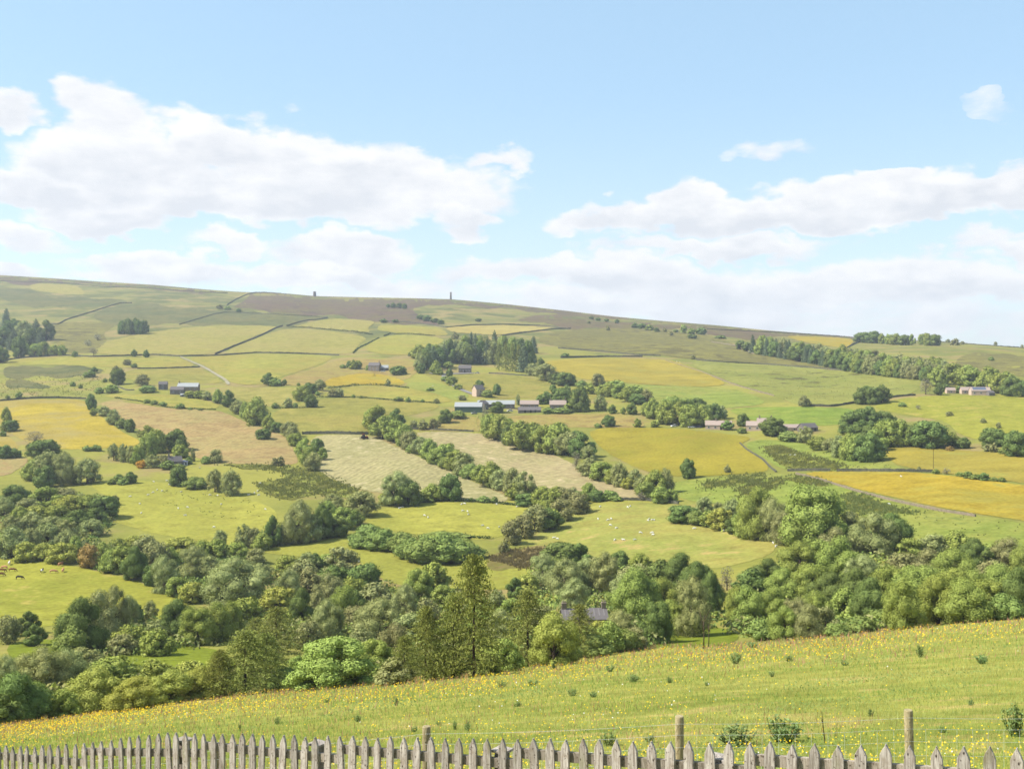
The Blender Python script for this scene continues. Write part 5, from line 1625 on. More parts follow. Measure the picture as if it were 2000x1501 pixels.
HIDES = {'brown': hide('brown_hide', (0.16, 0.06, 0.03), (0.20, 0.08, 0.04)), 'tan': hide('tan_hide', (0.42, 0.20, 0.11), (0.46, 0.25, 0.14)), 'black': hide('black_hide', (0.02, 0.018, 0.016), (0.03, 0.025, 0.02)),
         'pied': hide('pied_hide', (0.03, 0.025, 0.02), (0.7, 0.66, 0.6), 0.5), 'white': hide('cream_hide', (0.62, 0.55, 0.46), (0.68, 0.6, 0.5))}
COWM = {(c, g_): beast('cow_' + c, HIDES[c], 0.86, 2.1, 1.45, 0.36, g_) for c in HIDES for g_ in (0, 1)}
for x, yb, c, g_, rz, lb in [
    (4, 1116, 'brown', 1, 0.2, 'dark brown cow at the left edge, upper of the edge pair'), (1, 1124, 'brown', 1, 0.5, 'dark brown cow at the left edge, lower of the edge pair'),
    (9, 1110, 'tan', 1, 2.9, 'tan cow near the left edge behind the dark brown pair'), (18, 1102, 'white', 0, 1.9, 'cream cow highest of the left group'),
    (24, 1115, 'brown', 1, 0.3, 'reddish brown cow right of the edge pair'), (38, 1130, 'black', 1, 0.1, 'black cow lowest in the cattle pasture'),
    (53, 1097, 'black', 0, 1.2, 'black cow highest, by the trees above the pasture'), (82, 1117, 'pied', 0, 1.7, 'black and white calf standing apart in mid pasture'),
    (104, 1118, 'tan', 1, 0.2, 'tan cow right of the black and white calf'), (118, 1104, 'tan', 0, 1.3, 'reddish tan cow uppermost of the right pair'),
    (123, 1116, 'tan', 0, 1.8, 'pale tan cow lowest of the right pair'),
]:
    o = link('cow', COWM[(c, g_)], None, at(x, yb + 1))
    o.rotation_euler = (0, 0, rz)
    tag(o, lb, 'cow', 'cattle in the left pasture')

M_WOOL = plain_mat('wool', (246, 244, 236), 0.08, 3.0, 0.95, 0.02, k=0.62)
SHEEPM = [beast('sheep_body', M_WOOL, 1.0, 1.15, 0.82, 0.27, g_) for g_ in (0, 1)]
SHEEP = {
    'in the left sheep pasture': '254 969;273 983;289 966;299 961;307 956;317 958;354 960;300 940;326 938;348 992;366 990;383 935;390 913;410 966;425 967;485 966;497 962;503 958;505 966;508 943;518 994;418 1029;432 984;331 946;276 1001;362 1006;470 948',
    'grazing left of the diagonal hedge': '902 984;908 983;970 984;904 997;913 998;915 1004;829 1006;943 1026;953 1031;975 1029;1031 985;1010 989;786 990;780 992;683 1054;690 1058;701 1096;836 1010',
    'grazing right of the diagonal hedge': '1172 989;1188 1015;1194 1013;1192 1025;1204 1031;1231 988;1226 990;1268 1013;1274 1015;1278 1015;1251 1040;1274 1040;1275 1044;1218 1054;1201 1054;1240 1054;1334 1017;1356 1032;1413 1036;1510 1060;1516 1067;1082 1050;1089 1052;1266 1016;1168 1013',
    'in the small upper pasture': '622 637;630 638;640 637;648 632;655 633;661 631;668 637;671 635;664 640;612 634;650 637',
    'on the right green pastures': '1544 888;1553 888;1736 984;1328 706;1760 930;845 753;1322 705',
}
for place, pts in SHEEP.items():
    pos = sorted(tuple(map(float, t.split())) for t in pts.split(';'))
    for i, (x, yb) in enumerate(pos):
        o = link('sheep', SHEEPM[(i * 7) % 3 != 0], None, at(x, yb + 1.5))
        o.rotation_euler = (0, 0, (i * 2.39) % 6.28)
        sc = 0.82
        o.scale = (sc, sc, sc)
        tag(o, 'white sheep ' + place + ordinal(i, len(pos)), 'sheep', 'sheep ' + place)


# wooden power poles by the right farm
def pole(x, yb, h, label):
    p = at(x, yb)
    H = h * p.y / F
    e = empty('utility_pole', p)
    tag(e, label, 'pole')
    m = MB()
    m.tube([(0, 0, -0.5), (0, 0, H)], [0.11, 0.08], 8)
    m.build('post', M_BARKD, e)
    m = MB()
    m.box((0, 0, H - 0.4), (1.6, 0.12, 0.14))
    for k in (-0.7, 0, 0.7):
        m.tube([(k, 0, H - 0.33), (k, 0, H - 0.1)], 0.05, 6)
    m.build('crossarm', M_BARKD, e)


pole(1523, 858, 32, 'wooden power pole in front of the dark round tree')
pole(1823, 915, 46, 'thin wooden power pole in the dull golden meadow')


# ------------------------------------------------------------------ undergrowth filling the woods
def undergrowth(poly, n, label, kinds=('bush', 'ash', 'syc', 'haw'), hgt=2.6, size=0.42):
    P = np.array(poly, float)
    r = np.random.default_rng(int(P[0][0] + P[0][1]))
    x0, y0 = P.min(0)
    x1, y1 = P.max(0)
    nb = int(n / 26)
    bx, by = r.uniform(x0, x1, nb * 4), r.uniform(y0, y1, nb * 4)
    ins = inside(P, bx, by)
    W = hit(bx[ins][:nb], by[ins][:nb])
    Vs, Qs, mi, off = [], [], [], 0
    for i, c in enumerate(W):
        rad = hgt * r.uniform(0.5, 1.2)
        D = r.normal(0, 1, (26, 3))
        D[:, 2] = np.abs(D[:, 2])
        D /= np.linalg.norm(D, axis=1)[:, None]
        pp = c + D * rad * np.array([1, 1, 0.85])
        V, Q = leaf_quads(pp, D + r.normal(0, 0.4, D.shape), size * (0.7 + 0.0012 * c[1]), r)
        Vs.append(V)
        Qs.append(Q + off)
        off += len(V)
        mi += [r.integers(0, len(kinds))] * len(Q)
    o = link('undergrowth', mesh_np('undergrowth', np.concatenate(Vs), [np.concatenate(Qs)], [M_LEAF[k] for k in kinds], mi))
    tag(o, label, 'undergrowth', kind='stuff')


for poly, n, lb in [
    ([(1425, 1235), (1440, 1160), (1500, 1120), (1580, 1060), (1700, 1040), (1800, 1070), (2020, 1080), (2020, 1204), (1880, 1212), (1760, 1228), (1600, 1245), (1500, 1252)], 26000, 'low scrub filling the floor of the big wood at right'),
    ([(1030, 1170), (1040, 1110), (1110, 1090), (1260, 1110), (1390, 1140), (1400, 1225), (1320, 1240), (1280, 1262), (1190, 1278), (1190, 1210), (1095, 1195)], 14000, 'low scrub under the wood around the cottage'),
    ([(500, 1260), (480, 1190), (540, 1120), (620, 1090), (720, 1110), (780, 1160), (860, 1150), (1000, 1180), (1090, 1200), (1090, 1285), (900, 1312), (760, 1330), (700, 1290)], 24000, 'low scrub under the wood left of the tall larch'),
    ([(0, 1080), (0, 990), (80, 960), (200, 970), (220, 1010), (190, 1060), (260, 1070), (380, 1090), (480, 1090), (500, 1190), (400, 1178), (330, 1150), (240, 1118), (130, 1096)], 22000, 'low scrub under the upper left wood'),
    ([(0, 1410), (0, 1340), (90, 1300), (200, 1310), (420, 1330), (430, 1355), (250, 1375), (100, 1398)], 12000, 'low scrub along the meadow edge at left'),
    ([(120, 1280), (150, 1220), (260, 1200), (330, 1225), (470, 1190), (480, 1230), (400, 1262), (250, 1285)], 8000, 'low scrub in the belt below the cattle'),
    ([(400, 1360), (420, 1330), (700, 1310), (900, 1300), (1090, 1280), (1160, 1270), (1150, 1282), (1000, 1300), (800, 1326), (600, 1341), (500, 1350)], 9000, 'low scrub under the larches at the meadow edge'),
    ([(500, 1070), (520, 1030), (640, 1000), (700, 990), (700, 1010), (640, 1050)], 4000, 'low scrub in the grove right of the left sheep'),
    ([(1320, 1015), (1350, 1000), (1480, 1000), (1540, 1040), (1530, 1060), (1440, 1040)], 4500, 'low scrub below the green rushy pasture'),
]:
    undergrowth(poly, n, lb)


# ------------------------------------------------------------------ rush tufts, thick in the beds and thin over the pastures
M_TUFT = leaf_mat('rush_blade', (0.125, 0.145, 0.042), (0.225, 0.235, 0.072), 0.25, 0.5)
M_TUFTB = leaf_mat('brown_rush_blade', (0.150, 0.120, 0.055), (0.220, 0.180, 0.080), 0.2, 0.5)


def rushes(poly, n, label, h=0.9, spread=6.0, m=None, soft=True):
    P = np.array(poly, float)
    r = np.random.default_rng(int(P[0][0] * 3 + P[0][1]))
    x0, y0 = P.min(0) - 10
    x1, y1 = P.max(0) + 10
    bx, by = r.uniform(x0, x1, n * 5), r.uniform(y0, y1, n * 5)
    ok = inside(P, bx + r.normal(0, spread, n * 5), by + r.normal(0, spread * 0.4, n * 5))
    ok &= (np.sin(bx * 0.21 + by * 0.5) + np.sin(bx * 0.083 - by * 0.31 + 2) + r.normal(0, 0.8, n * 5)) > (-0.6 if soft else 0.2)
    W = hit(bx[ok][:n], by[ok][:n])
    n = len(W)
    k = 7
    C = np.repeat(W, k, 0)
    a = r.uniform(0, 6.28, n * k)
    sp = r.uniform(0.05, 0.5, n * k)
    hh = h * (1.0 if soft else 0.6) * r.uniform(0.5, 1.2, n * k)
    wd = 0.05 + 0.00028 * C[:, 1]
    B = C + np.stack([np.cos(a) * sp * 0.5, np.sin(a) * sp * 0.5, np.full(n * k, -0.05)], 1)
    tx, ty = -np.sin(a) * wd, np.cos(a) * wd
    V = np.stack([B + np.stack([tx, ty, 0 * tx], 1), B - np.stack([tx, ty, 0 * tx], 1), C + np.stack([np.cos(a) * sp, np.sin(a) * sp, hh], 1)], 1).reshape(-1, 3)
    o = link('rushes', mesh_np('rushes', V, [np.arange(3 * n * k, dtype=np.int32).reshape(-1, 3)], [m or M_TUFT]))
    tag(o, label, 'rushes', kind='stuff')


for poly, n, lb, so in [
    ([(415, 906), (560, 910), (612, 920), (642, 932), (705, 957), (680, 969), (600, 966), (560, 976), (520, 962), (500, 945), (560, 935), (540, 920)], 2600, 'dark rush tufts left of the mown hay field', True),
    ([(1482, 874), (1525, 873), (1570, 886), (1640, 905), (1650, 914), (1560, 916), (1520, 905), (1505, 890)], 1400, 'dark rush tufts behind the curving wall', True),
    ([(1365, 945), (1430, 930), (1496, 925), (1480, 940), (1420, 951), (1380, 955)], 900, 'rush tufts below the olive-yellow meadow', True),
    ([(1440, 955), (1480, 936), (1535, 934), (1522, 950), (1480, 962), (1450, 975)], 900, 'brownish rush tufts right of the lone field tree', True),
    ([(1535, 929), (1590, 934), (1625, 946), (1590, 949), (1555, 942)], 600, 'rush tufts under the upper end of the pale wall', True),
    ([(1655, 960), (1695, 968), (1725, 984), (1780, 996), (1800, 1002), (1700, 1006), (1640, 1000), (1640, 978)], 1300, 'rush tufts behind the tallest bright tree', True),
    ([(1310, 940), (1500, 930), (1650, 955), (1800, 990), (2000, 1024), (2000, 1060), (1800, 1050), (1700, 1005), (1500, 990), (1320, 975)], 240, 'single rush tufts over the green pasture below the pale wall', False),
    ([(300, 955), (400, 960), (500, 985), (510, 1015), (420, 1012), (330, 985)], 80, 'single rush tufts over the left sheep pasture', False),
    ([(1380, 712), (1480, 713), (1730, 738), (1780, 765), (1560, 790), (1440, 748)], 500, 'dark rush streaks over the pasture below the long wood', False),
    ([(1470, 862), (1600, 872), (1720, 902), (1760, 914), (1560, 916)], 300, 'single rush tufts on the pasture behind the curving wall', False),
    ([(0, 742), (60, 735), (200, 722), (205, 770), (60, 775), (0, 775)], 700, 'rough dark tufts in the wet hollow on the far left', False),
]:
    rushes(poly, n, lb, soft=so)
rushes([(955, 1092), (990, 1074), (1080, 1072), (1118, 1084), (1090, 1103), (1020, 1110)], 1500, 'brown bracken and rush tufts above the tall larch', 0.9, 5.0, M_TUFTB)

# ------------------------------------------------------------------ the flower meadow in front
def edge_row(x):
    return np.interp(x, EX, EY)


def meadow_hit(x, y):
    lo = np.full(len(x), math.log(7.0))
    hi = np.full(len(x), math.log(260.0))
    for _ in range(24):
        mid = (lo + hi) / 2
        above = row(x, mid) > y
        lo = np.where(above, mid, lo)
        hi = np.where(above, hi, mid)
    Y = np.exp((lo + hi) / 2)
    X = (x - 1000) / F * Y
    return X, Y, ground(X, Y)


def clump(X, Y, s, seed):
    r = np.random.default_rng(seed)
    v = 0
    for k in range(7):
        a = r.uniform(0, 6.28)
        f = s * r.uniform(0.5, 1.8)
        v = v + np.sin((X * np.cos(a) + Y * np.sin(a)) * f + r.uniform(0, 6.28))
    return v / 7


M_BLADE = leaf_mat('grass_blade', (0.315, 0.370, 0.108), (0.560, 0.560, 0.225), 0.42, 0.4, ((0.245, 0.340, 0.090), 0.10))
M_SEED = leaf_mat('grass_seed_head', (0.390, 0.220, 0.130), (0.500, 0.320, 0.190), 0.3, 0.5)
M_CUP = leaf_mat('buttercup_petal', (0.640, 0.440, 0.020), (0.760, 0.580, 0.050), 0.25, 0.3)
M_CUPO = leaf_mat('hawkweed_petal', (0.560, 0.270, 0.020), (0.640, 0.380, 0.030), 0.25, 0.3)
M_DAISY = leaf_mat('white_petal', (0.66, 0.66, 0.60), (0.74, 0.74, 0.68), 0.2, 0.2)


def blades(name, n, seed, hfun, wpx, material, sel=None, label='', cat='', lean=0.35):
    r = np.random.default_rng(seed)
    x = r.uniform(-330, 2330, n)
    e = edge_row(x)
    y = e - 2 + (1530 - e) * r.uniform(0, 1, n)
    X, Y, Z = meadow_hit(x, y)
    if sel is not None:
        keep = sel(x, y, e, X, Y, r)
        x, y, X, Y, Z = x[keep], y[keep], X[keep], Y[keep], Z[keep]
    n = len(X)
    h = hfun(Y, r, n)
    w = np.maximum(0.004, wpx * Y / F) * r.uniform(0.6, 1.4, n)
    a = r.uniform(0, 2 * math.pi, n)
    b = r.uniform(0, 2 * math.pi, n)
    ln = h * np.abs(r.normal(0, lean, n))
    P0 = np.stack([X - np.cos(a) * w, Y - np.sin(a) * w, Z - 0.02], 1)
    P1 = np.stack([X + np.cos(a) * w, Y + np.sin(a) * w, Z - 0.02], 1)
    P2 = np.stack([X + np.cos(b) * ln, Y + np.sin(b) * ln, Z + h], 1)
    V = np.stack([P0, P1, P2], 1).reshape(-1, 3)
    o = link(name, mesh_np(name, V, [np.arange(3 * n, dtype=np.int32).reshape(n, 3)], [material]))
    tag(o, label, cat, kind='stuff')


def flowers(name, n, seed, px, smin, hfun, material, sel, label, cat):
    r = np.random.default_rng(seed)
    x = r.uniform(-330, 2330, n)
    e = edge_row(x)
    y = e - 1 + (1530 - e) * r.uniform(0, 1, n)
    X, Y, Z = meadow_hit(x, y)
    keep = sel(x, y, e, X, Y, r)
    X, Y, Z = X[keep], Y[keep], Z[keep]
    n = len(X)
    P = np.stack([X, Y, Z + hfun(Y, r, n)], 1)
    N = np.stack([r.normal(-0.25, 0.5, n), r.normal(-0.5, 0.5, n), np.full(n, 0.9)], 1)
    V, Q = leaf_quads(P, N, np.maximum(smin, px * Y / F), r, 0.95)
    o = link(name, mesh_np(name, V, [Q], [material]))
    tag(o, label, cat, kind='stuff')


blades('meadow_grass', 240000, 1, lambda Y, r, n: (0.05 + 0.0020 * Y) * r.uniform(0.5, 1.4, n), 0.55, M_BLADE, None, 'fine green and straw grass blades all over the flower meadow', 'grass', 0.5)
blades('seeding_grass', 138000, 2, lambda Y, r, n: (0.10 + 0.0034 * Y) * r.uniform(0.6, 1.3, n), 0.8, M_SEED,
       lambda x, y, e, X, Y, r: r.uniform(0, 1, len(x)) < np.clip(1.0 * np.exp(-(y - e) / 16.0) + 0.05 * (clump(X, Y, 0.25, 3) > 0.1), 0, 0.8),
       'reddish brown seed heads along the upper edge of the flower meadow', 'grass')


def cup_sel(x, y, e, X, Y, r):
    band = np.exp(-((y - e - 26) / 18.0) ** 2) * np.where(x < 1150, 1.1, 0.42) * (0.35 + 0.65 * (clump(X, Y, 0.10, 9) > -0.02))
    near = np.clip((y - 1400) / 70, 0, 1) * np.where(x > 850, 0.16, 0.10)
    gen = 0.012 + 0.24 * np.clip((clump(X, Y, 0.16, 5) - 0.05) * 3.0, 0, 1)
    p = np.clip(band + near + gen, 0, 1) * np.where(Y < 40, 0.35, 1.0)
    return r.uniform(0, 1, len(x)) < p * 0.46


flowers('buttercups', 150000, 11, 1.3, 0.014, lambda Y, r, n: (0.07 + 0.0018 * Y) * r.uniform(0.7, 1.3, n), M_CUP, cup_sel, 'yellow buttercups scattered through the flower meadow', 'flowers')
flowers('orange_flowers', 88000, 12, 1.25, 0.016, lambda Y, r, n: (0.10 + 0.0022 * Y) * r.uniform(0.7, 1.3, n), M_CUPO,
        lambda x, y, e, X, Y, r: r.uniform(0, 1, len(x)) < np.exp(-((y - e - 14) / 16.0) ** 2) * 0.34 * (0.4 + 0.6 * (clump(X, Y, 0.12, 21) > 0)), 'orange flower heads along the top of the flower meadow', 'flowers')
flowers('white_flowers', 4500, 13, 1.3, 0.012, lambda Y, r, n: (0.06 + 0.0016 * Y) * r.uniform(0.7, 1.3, n), M_DAISY,
        lambda x, y, e, X, Y, r: r.uniform(0, 1, len(x)) < 0.10 * (clump(X, Y, 0.2, 31) > 0.02), 'tiny white clover and daisy heads in the flower meadow', 'flowers')

flowers('clover_leaves', 110000, 14, 2.0, 0.022, lambda Y, r, n: (0.03 + 0.0012 * Y) * r.uniform(0.5, 1.3, n), leaf_mat('clover_leaf', (0.150, 0.215, 0.060), (0.240, 0.300, 0.095), 0.3, 0.4),
        lambda x, y, e, X, Y, r: r.uniform(0, 1, len(x)) < 0.55 * np.clip((clump(X, Y, 0.22, 41) - 0.08) * 5, 0, 1) * np.clip((clump(X, Y, 0.9, 43) + 0.1) * 4, 0, 1), 'darker green clover and dock leaves in patches through the flower meadow', 'leaves')

# leafy weeds: docks and thistles
M_WEED = leaf_mat('weed_leaf', (0.170, 0.250, 0.090), (0.280, 0.360, 0.140), 0.38, 0.5)
M_STEM = plain_mat('weed_stem', (130, 140, 80), 0.2, 3.0, 0.8, 0.1)


def weed_meshes(seed):
    r = np.random.default_rng(seed)
    P, N, st = [], [], MB()
    for k in range(17):
        a = r.uniform(0, 6.28)
        q = 0.42 * r.uniform(0.05, 1) ** 0.7
        hh = (1.0 - 0.35 * q / 0.42) * r.uniform(0.7, 1.0)
        bx, by = math.cos(a) * q, math.sin(a) * q
        st.tube([(bx * 0.25, by * 0.25, -0.03), (bx * 0.8, by * 0.8, hh * 0.6), (bx, by, hh)], [0.012, 0.010, 0.004], 4, cap=False)
        m = 30
        t = r.uniform(0.08, 1.0, m)
        P.append(np.stack([bx * (0.25 + 0.75 * t) + r.normal(0, 0.045, m), by * (0.25 + 0.75 * t) + r.normal(0, 0.045, m), hh * t], 1))
        N.append(np.stack([r.normal(0, 0.5, m), r.normal(-0.2, 0.5, m), np.full(m, 0.6)], 1))
    V, Q = leaf_quads(np.concatenate(P), np.concatenate(N), 0.05, r, 0.5)
    return mesh_np('weed_leaves', V, [Q], [M_WEED]), st.mesh('weed_stems', M_STEM)


WM = [weed_meshes(s) for s in (1, 2, 3)]
WEEDS = [
    (1440, 1458, 92, 52, 'wide low dark green thistle clump behind the wire fence'), (1530, 1452, 82, 74, 'tall dark green thistle clump behind the wire fence'),
    (1985, 1440, 56, 84, 'tall grey-green thistle at the right edge of the meadow'), (1437, 1297, 28, 30, 'round thistle clump right of the bare dead trees'),
    (1919, 1297, 32, 28, 'thistle clump high in the meadow at the far right'), (1798, 1284, 30, 30, 'thistle clump below the big wood at right'),
    (1186, 1458, 44, 40, 'bushy weed just behind the middle pickets'), (1192, 1312, 22, 20, 'green weed under the cottage trees at the meadow top'),
    (1082, 1308, 14, 22, 'narrow tall weed at the meadow edge below the larches'), (980, 1342, 24, 18, 'small weed below the tallest larch'),
    (888, 1426, 12, 28, 'thin upright weed right of the left wire-fence post'), (912, 1428, 22, 24, 'leafy weed a little right of the left wire-fence post'),
    (858, 1418, 14, 16, 'tiny weed beside the top of the left wire-fence post'), (808, 1430, 18, 18, 'small weed left of the left wire-fence post'),
    (774, 1378, 18, 22, 'green weed in the meadow below the wide maple'), (542, 1415, 14, 20, 'dark weed low in the meadow left of the maple'),
    (468, 1428, 8, 24, 'single dark spiky weed above the left pickets'), (700, 1410, 22, 18, 'pale weed in the lower left meadow'),
    (1118, 1360, 24, 20, 'small weed in mid meadow below the cottage'), (1160, 1362, 22, 18, 'small weed right of the mid meadow weed'),
    (1308, 1334, 22, 16, 'small weed below the bare dead trees'), (1236, 1332, 30, 20, 'weed patch in mid meadow under the dark tree'),
    (1508, 1322, 16, 18, 'small weed right of mid meadow'), (1700, 1400, 20, 20, 'low weed in the meadow right of the wire-fence clumps'),
    (1840, 1432, 24, 20, 'low weed right of the right wire-fence post'), (1470, 1265, 26, 16, 'weed at the meadow top right of the dead trees'),
    (1540, 1292, 24, 16, 'weed on the upper right meadow slope'), (1650, 1300, 20, 14, 'little weed on the upper right slope'),
    (1380, 1340, 14, 14, 'tiny weed below the round thistle clump'), (1895, 1378, 22, 16, 'little weed in the far right meadow'),
    (640, 1372, 16, 14, 'little weed under the bright maple'), (1040, 1338, 26, 16, 'weed patch in the upper middle meadow'),
    (1012, 1380, 22, 14, 'low weed in the middle of the meadow'), (1270, 1452, 26, 22, 'weed behind the pickets left of the middle wire-fence post'),
]
for i, (x, yb, w, h, lb) in enumerate(WEEDS):
    p = at(x, yb)
    k = p.y / F
    e = empty('thistle_plant', p, i * 1.7)
    tag(e, lb, 'plant', 'thistles and docks in the meadow')
    lm, sm = WM[i % 3]
    for nm, me in (('leaves', lm), ('stems', sm)):
        o = link(nm, me, e)
        o.scale = (w * k * 1.1, w * k * 1.1, h * k)
p = at(1612, 1452)
mb = MB()
kk = p.y / F
mb.tube([(0, 0, -0.02), (-4 * kk, 0, 32 * kk), (-7 * kk, 0, 64 * kk)], [1.1 * kk, 0.9 * kk, 0.5 * kk], 5)
mb.tube([(-5 * kk, 0, 40 * kk), (-9 * kk, 0, 52 * kk)], [0.6 * kk, 0.3 * kk], 4)
tag(mb.build('dead_stalk', M_BARKD, loc=p), 'single dry brown stalk between the two right wire-fence posts', 'plant')


# ------------------------------------------------------------------ picket fence
def wood_mat(name, c1, c2, c3, sc=1.0):
    m, g = mat(name)
    tc = g.n('ShaderNodeTexCoord').outputs['Object']
    oi = g.n('ShaderNodeObjectInfo').outputs['Random']
    off = g.n('ShaderNodeVectorMath', operation='ADD')
    g.L.new(tc, off.inputs[0])
    cb = g.n('ShaderNodeCombineXYZ')
    g.L.new(g.m('MULTIPLY', oi, 37.0), cb.inputs[0])
    g.L.new(g.m('MULTIPLY', oi, 91.0), cb.inputs[2])
    g.L.new(cb.outputs[0], off.inputs[1])
    v = off.outputs[0]
    grain = g.noise(g.scale(v, (110 * sc, 110 * sc, 5.5 * sc)), 1.0, 6, 0.7, 0.3)
    blot = g.noise(v, 9.0 * sc, 4, 0.65)
    lichen = g.noise(v, 42.0 * sc, 4, 0.6)
    col = g.mix(g.ramp(grain, 0.36, 0.62), alb(c1, 0.62), alb(c2, 0.62))
    col = g.mix(g.m('MULTIPLY', g.ramp(blot, 0.48, 0.68), 0.65), col, alb(c3, 0.62))
    col = g.mix(g.m('MULTIPLY', g.ramp(lichen, 0.60, 0.66), 0.8), col, alb((92, 76, 66), 0.5))
    vk = g.n('ShaderNodeTexVoronoi')
    g.L.new(g.scale(v, (1.0, 1.0, 0.55)), vk.inputs['Vector'])
    vk.inputs['Scale'].default_value = 19.0 * sc
    col = g.mix(g.m('SUBTRACT', 1.0, g.ramp(vk.outputs['Distance'], 0.06, 0.17)), col, alb((70, 56, 48), 0.5))      # knots
    green = g.noise(g.scale(v, (1.0, 1.0, 0.35)), 6.0, 3, 0.6)
    col = g.mix(g.m('MULTIPLY', g.ramp(green, 0.56, 0.72), 0.45), col, alb((146, 150, 96), 0.6))                   # algae
    hs = g.n('ShaderNodeHueSaturation')
    g.L.new(col, hs.inputs['Color'])
    g.L.new(g.m('ADD', 0.82, g.m('MULTIPLY', oi, 0.36)), hs.inputs['Value'])
    g.out(rough_diffuse(g, hs.outputs[0], 0.85, (grain, 0.6, 0.004), 0.1))
    return m


M_WOOD = wood_mat('weathered_wood', (148, 136, 126), (222, 212, 200), (160, 144, 126))
M_POST = wood_mat('post_wood', (150, 134, 100), (196, 182, 142), (128, 118, 80))
M_WOODD = wood_mat('rail_wood', (140, 128, 114), (190, 178, 162), (128, 116, 100))

TIPX = [0, 60, 100, 150, 200, 250, 290, 330, 400, 500, 616, 1011, 1300, 1600, 1985]
TIPY = [1455, 1457.5, 1454, 1450.5, 1446, 1438, 1433, 1430, 1431.5, 1433, 1437, 1440.5, 1446, 1452, 1459]
DX, DY = 0.1389, 0.0989
FD = Vector((-DX, DY, 0)).normalized()
FN = Vector((-DY, -DX, 0)).normalized()          # towards the camera side
FRZ = math.atan2(FD.y, FD.x)


def fence_at(x):
    q = x - 1000
    n = (3.4 * F - q * 7.4) / (F * DX + q * DY)
    return Vector((3.4 - n * DX, 7.4 + n * DY, 0)), n


def tip_z(x, Y):
    return CZ + (HZ - float(np.interp(x, TIPX, TIPY))) / F * Y


PICK = [2148, 2092, 2038, 1985, 1934, 1881, 1829, 1777, 1730, 1682, 1636, 1592, 1547, 1505, 1464, 1424, 1385, 1345, 1310, 1272, 1237, 1203, 1171, 1138, 1106, 1074, 1042, 1011, 982, 952, 924, 897, 869, 842, 815,
        789, 763, 738, 714, 689, 664, 640, 616, 596, 575, 554, 533, 513, 493, 474, 454, 435, 417, 398, 380, 362, 344, 327, 310, 291, 271, 253, 236, 217, 198, 181, 164, 148, 129, 114, 97, 83, 68, 53, 40, 25, 12, -2, -15, -28]


def picket_mesh(seed):
    """one pale: pointed head, worn edges, slight bow"""
    r = np.random.default_rng(seed)
    w, th, sh = 0.0415, 0.0125, 0.082 + r.uniform(-0.008, 0.01)
    bm = bmesh.new()
    zs = [-1.02, -0.7, -0.4, -0.2, -sh, -sh * 0.55, -0.012, 0.0]
    ws = [w, w, w, w, w * 0.985, w * 0.62, w * 0.16, w * 0.07]
    rows = []
    for z, ww in zip(zs, ws):
        bow = 0.004 * math.sin(z * 3 + seed)
        j = r.normal(0, 0.0012, 4)
        rows.append([bm.verts.new((-ww + bow + j[0], -th, z)), bm.verts.new((ww + bow + j[1], -th, z)), bm.verts.new((ww + bow + j[2], th, z)), bm.verts.new((-ww + bow + j[3], th, z))])
    for a, b in zip(rows, rows[1:]):
        for k in range(4):
            bm.faces.new((a[k], a[(k + 1) % 4], b[(k + 1) % 4], b[k]))
    bm.faces.new(rows[0][::-1])
    bm.faces.new(rows[-1])
    bmesh.ops.bevel(bm, geom=[e for e in bm.edges if abs(e.verts[0].co.z - e.verts[1].co.z) > 0.005], offset=0.0022, segments=1, affect='EDGES')
    me = bpy.data.meshes.new('picket')
    bm.to_mesh(me)
    bm.free()
    me.materials.append(M_WOOD)
    return me


PM = [picket_mesh(s) for s in range(7)]
p0, _ = fence_at(1011)
PICK = [1000 + F * (3.4 - n * DX) / (7.4 + n * DY) for n in range(-15, -3)] + PICK + [1000 + F * (3.4 - n * DX) / (7.4 + n * DY) for n in range(78, 92)]
fence = empty('picket_fence', Vector((p0.x, p0.y, float(ground(p0.x, p0.y)))))
tag(fence, 'weathered grey wooden picket fence running across the bottom of the view', 'fence')
inv = Matrix.Translation(-fence.location)
tips = []
rp = random.Random(5)
for i, x in enumerate(PICK):
    b, n = fence_at(x)
    z = tip_z(x, b.y) + rp.uniform(-0.011, 0.009)
    tips.append(Vector((b.x, b.y, z)))
    o = link('picket', PM[(i * 3 + i // 7) % 7], fence)
    o.location = Vector((b.x, b.y, z)) - fence.location
    o.rotation_euler = (rp.gauss(0, 0.012), rp.gauss(0, 0.02), FRZ + rp.gauss(0, 0.04))
    o.scale = (rp.uniform(0.93, 1.06), 1, 1)
# two rails behind the pales, built span by span so that they follow the ground
for drop, hh in ((0.185, 0.085), (0.72, 0.085)):
    for s in range(0, len(tips) - 1, 13):
        seg = tips[s:s + 14]
        if len(seg) < 2:
            continue
        a, b = seg[0], seg[-1]
        za = sum(t.z for t in seg[:4]) / len(seg[:4])
        zb = sum(t.z for t in seg[-4:]) / len(seg[-4:])
        a = Vector((a.x, a.y, za - drop)) - FN * 0.0325
        b = Vector((b.x, b.y, zb - drop)) - FN * 0.0325
        d = (b - a)
        mb = MB()
        L = d.length
        mb.box((0, 0, 0), (L - 0.006, 0.036, hh))
        me = mb.mesh('rail', M_WOODD)
        o = link('rail', me, fence)
        o.location = (a + b) / 2 - fence.location
        o.rotation_euler = (0, -math.asin(d.z / L), math.atan2(d.y, d.x))
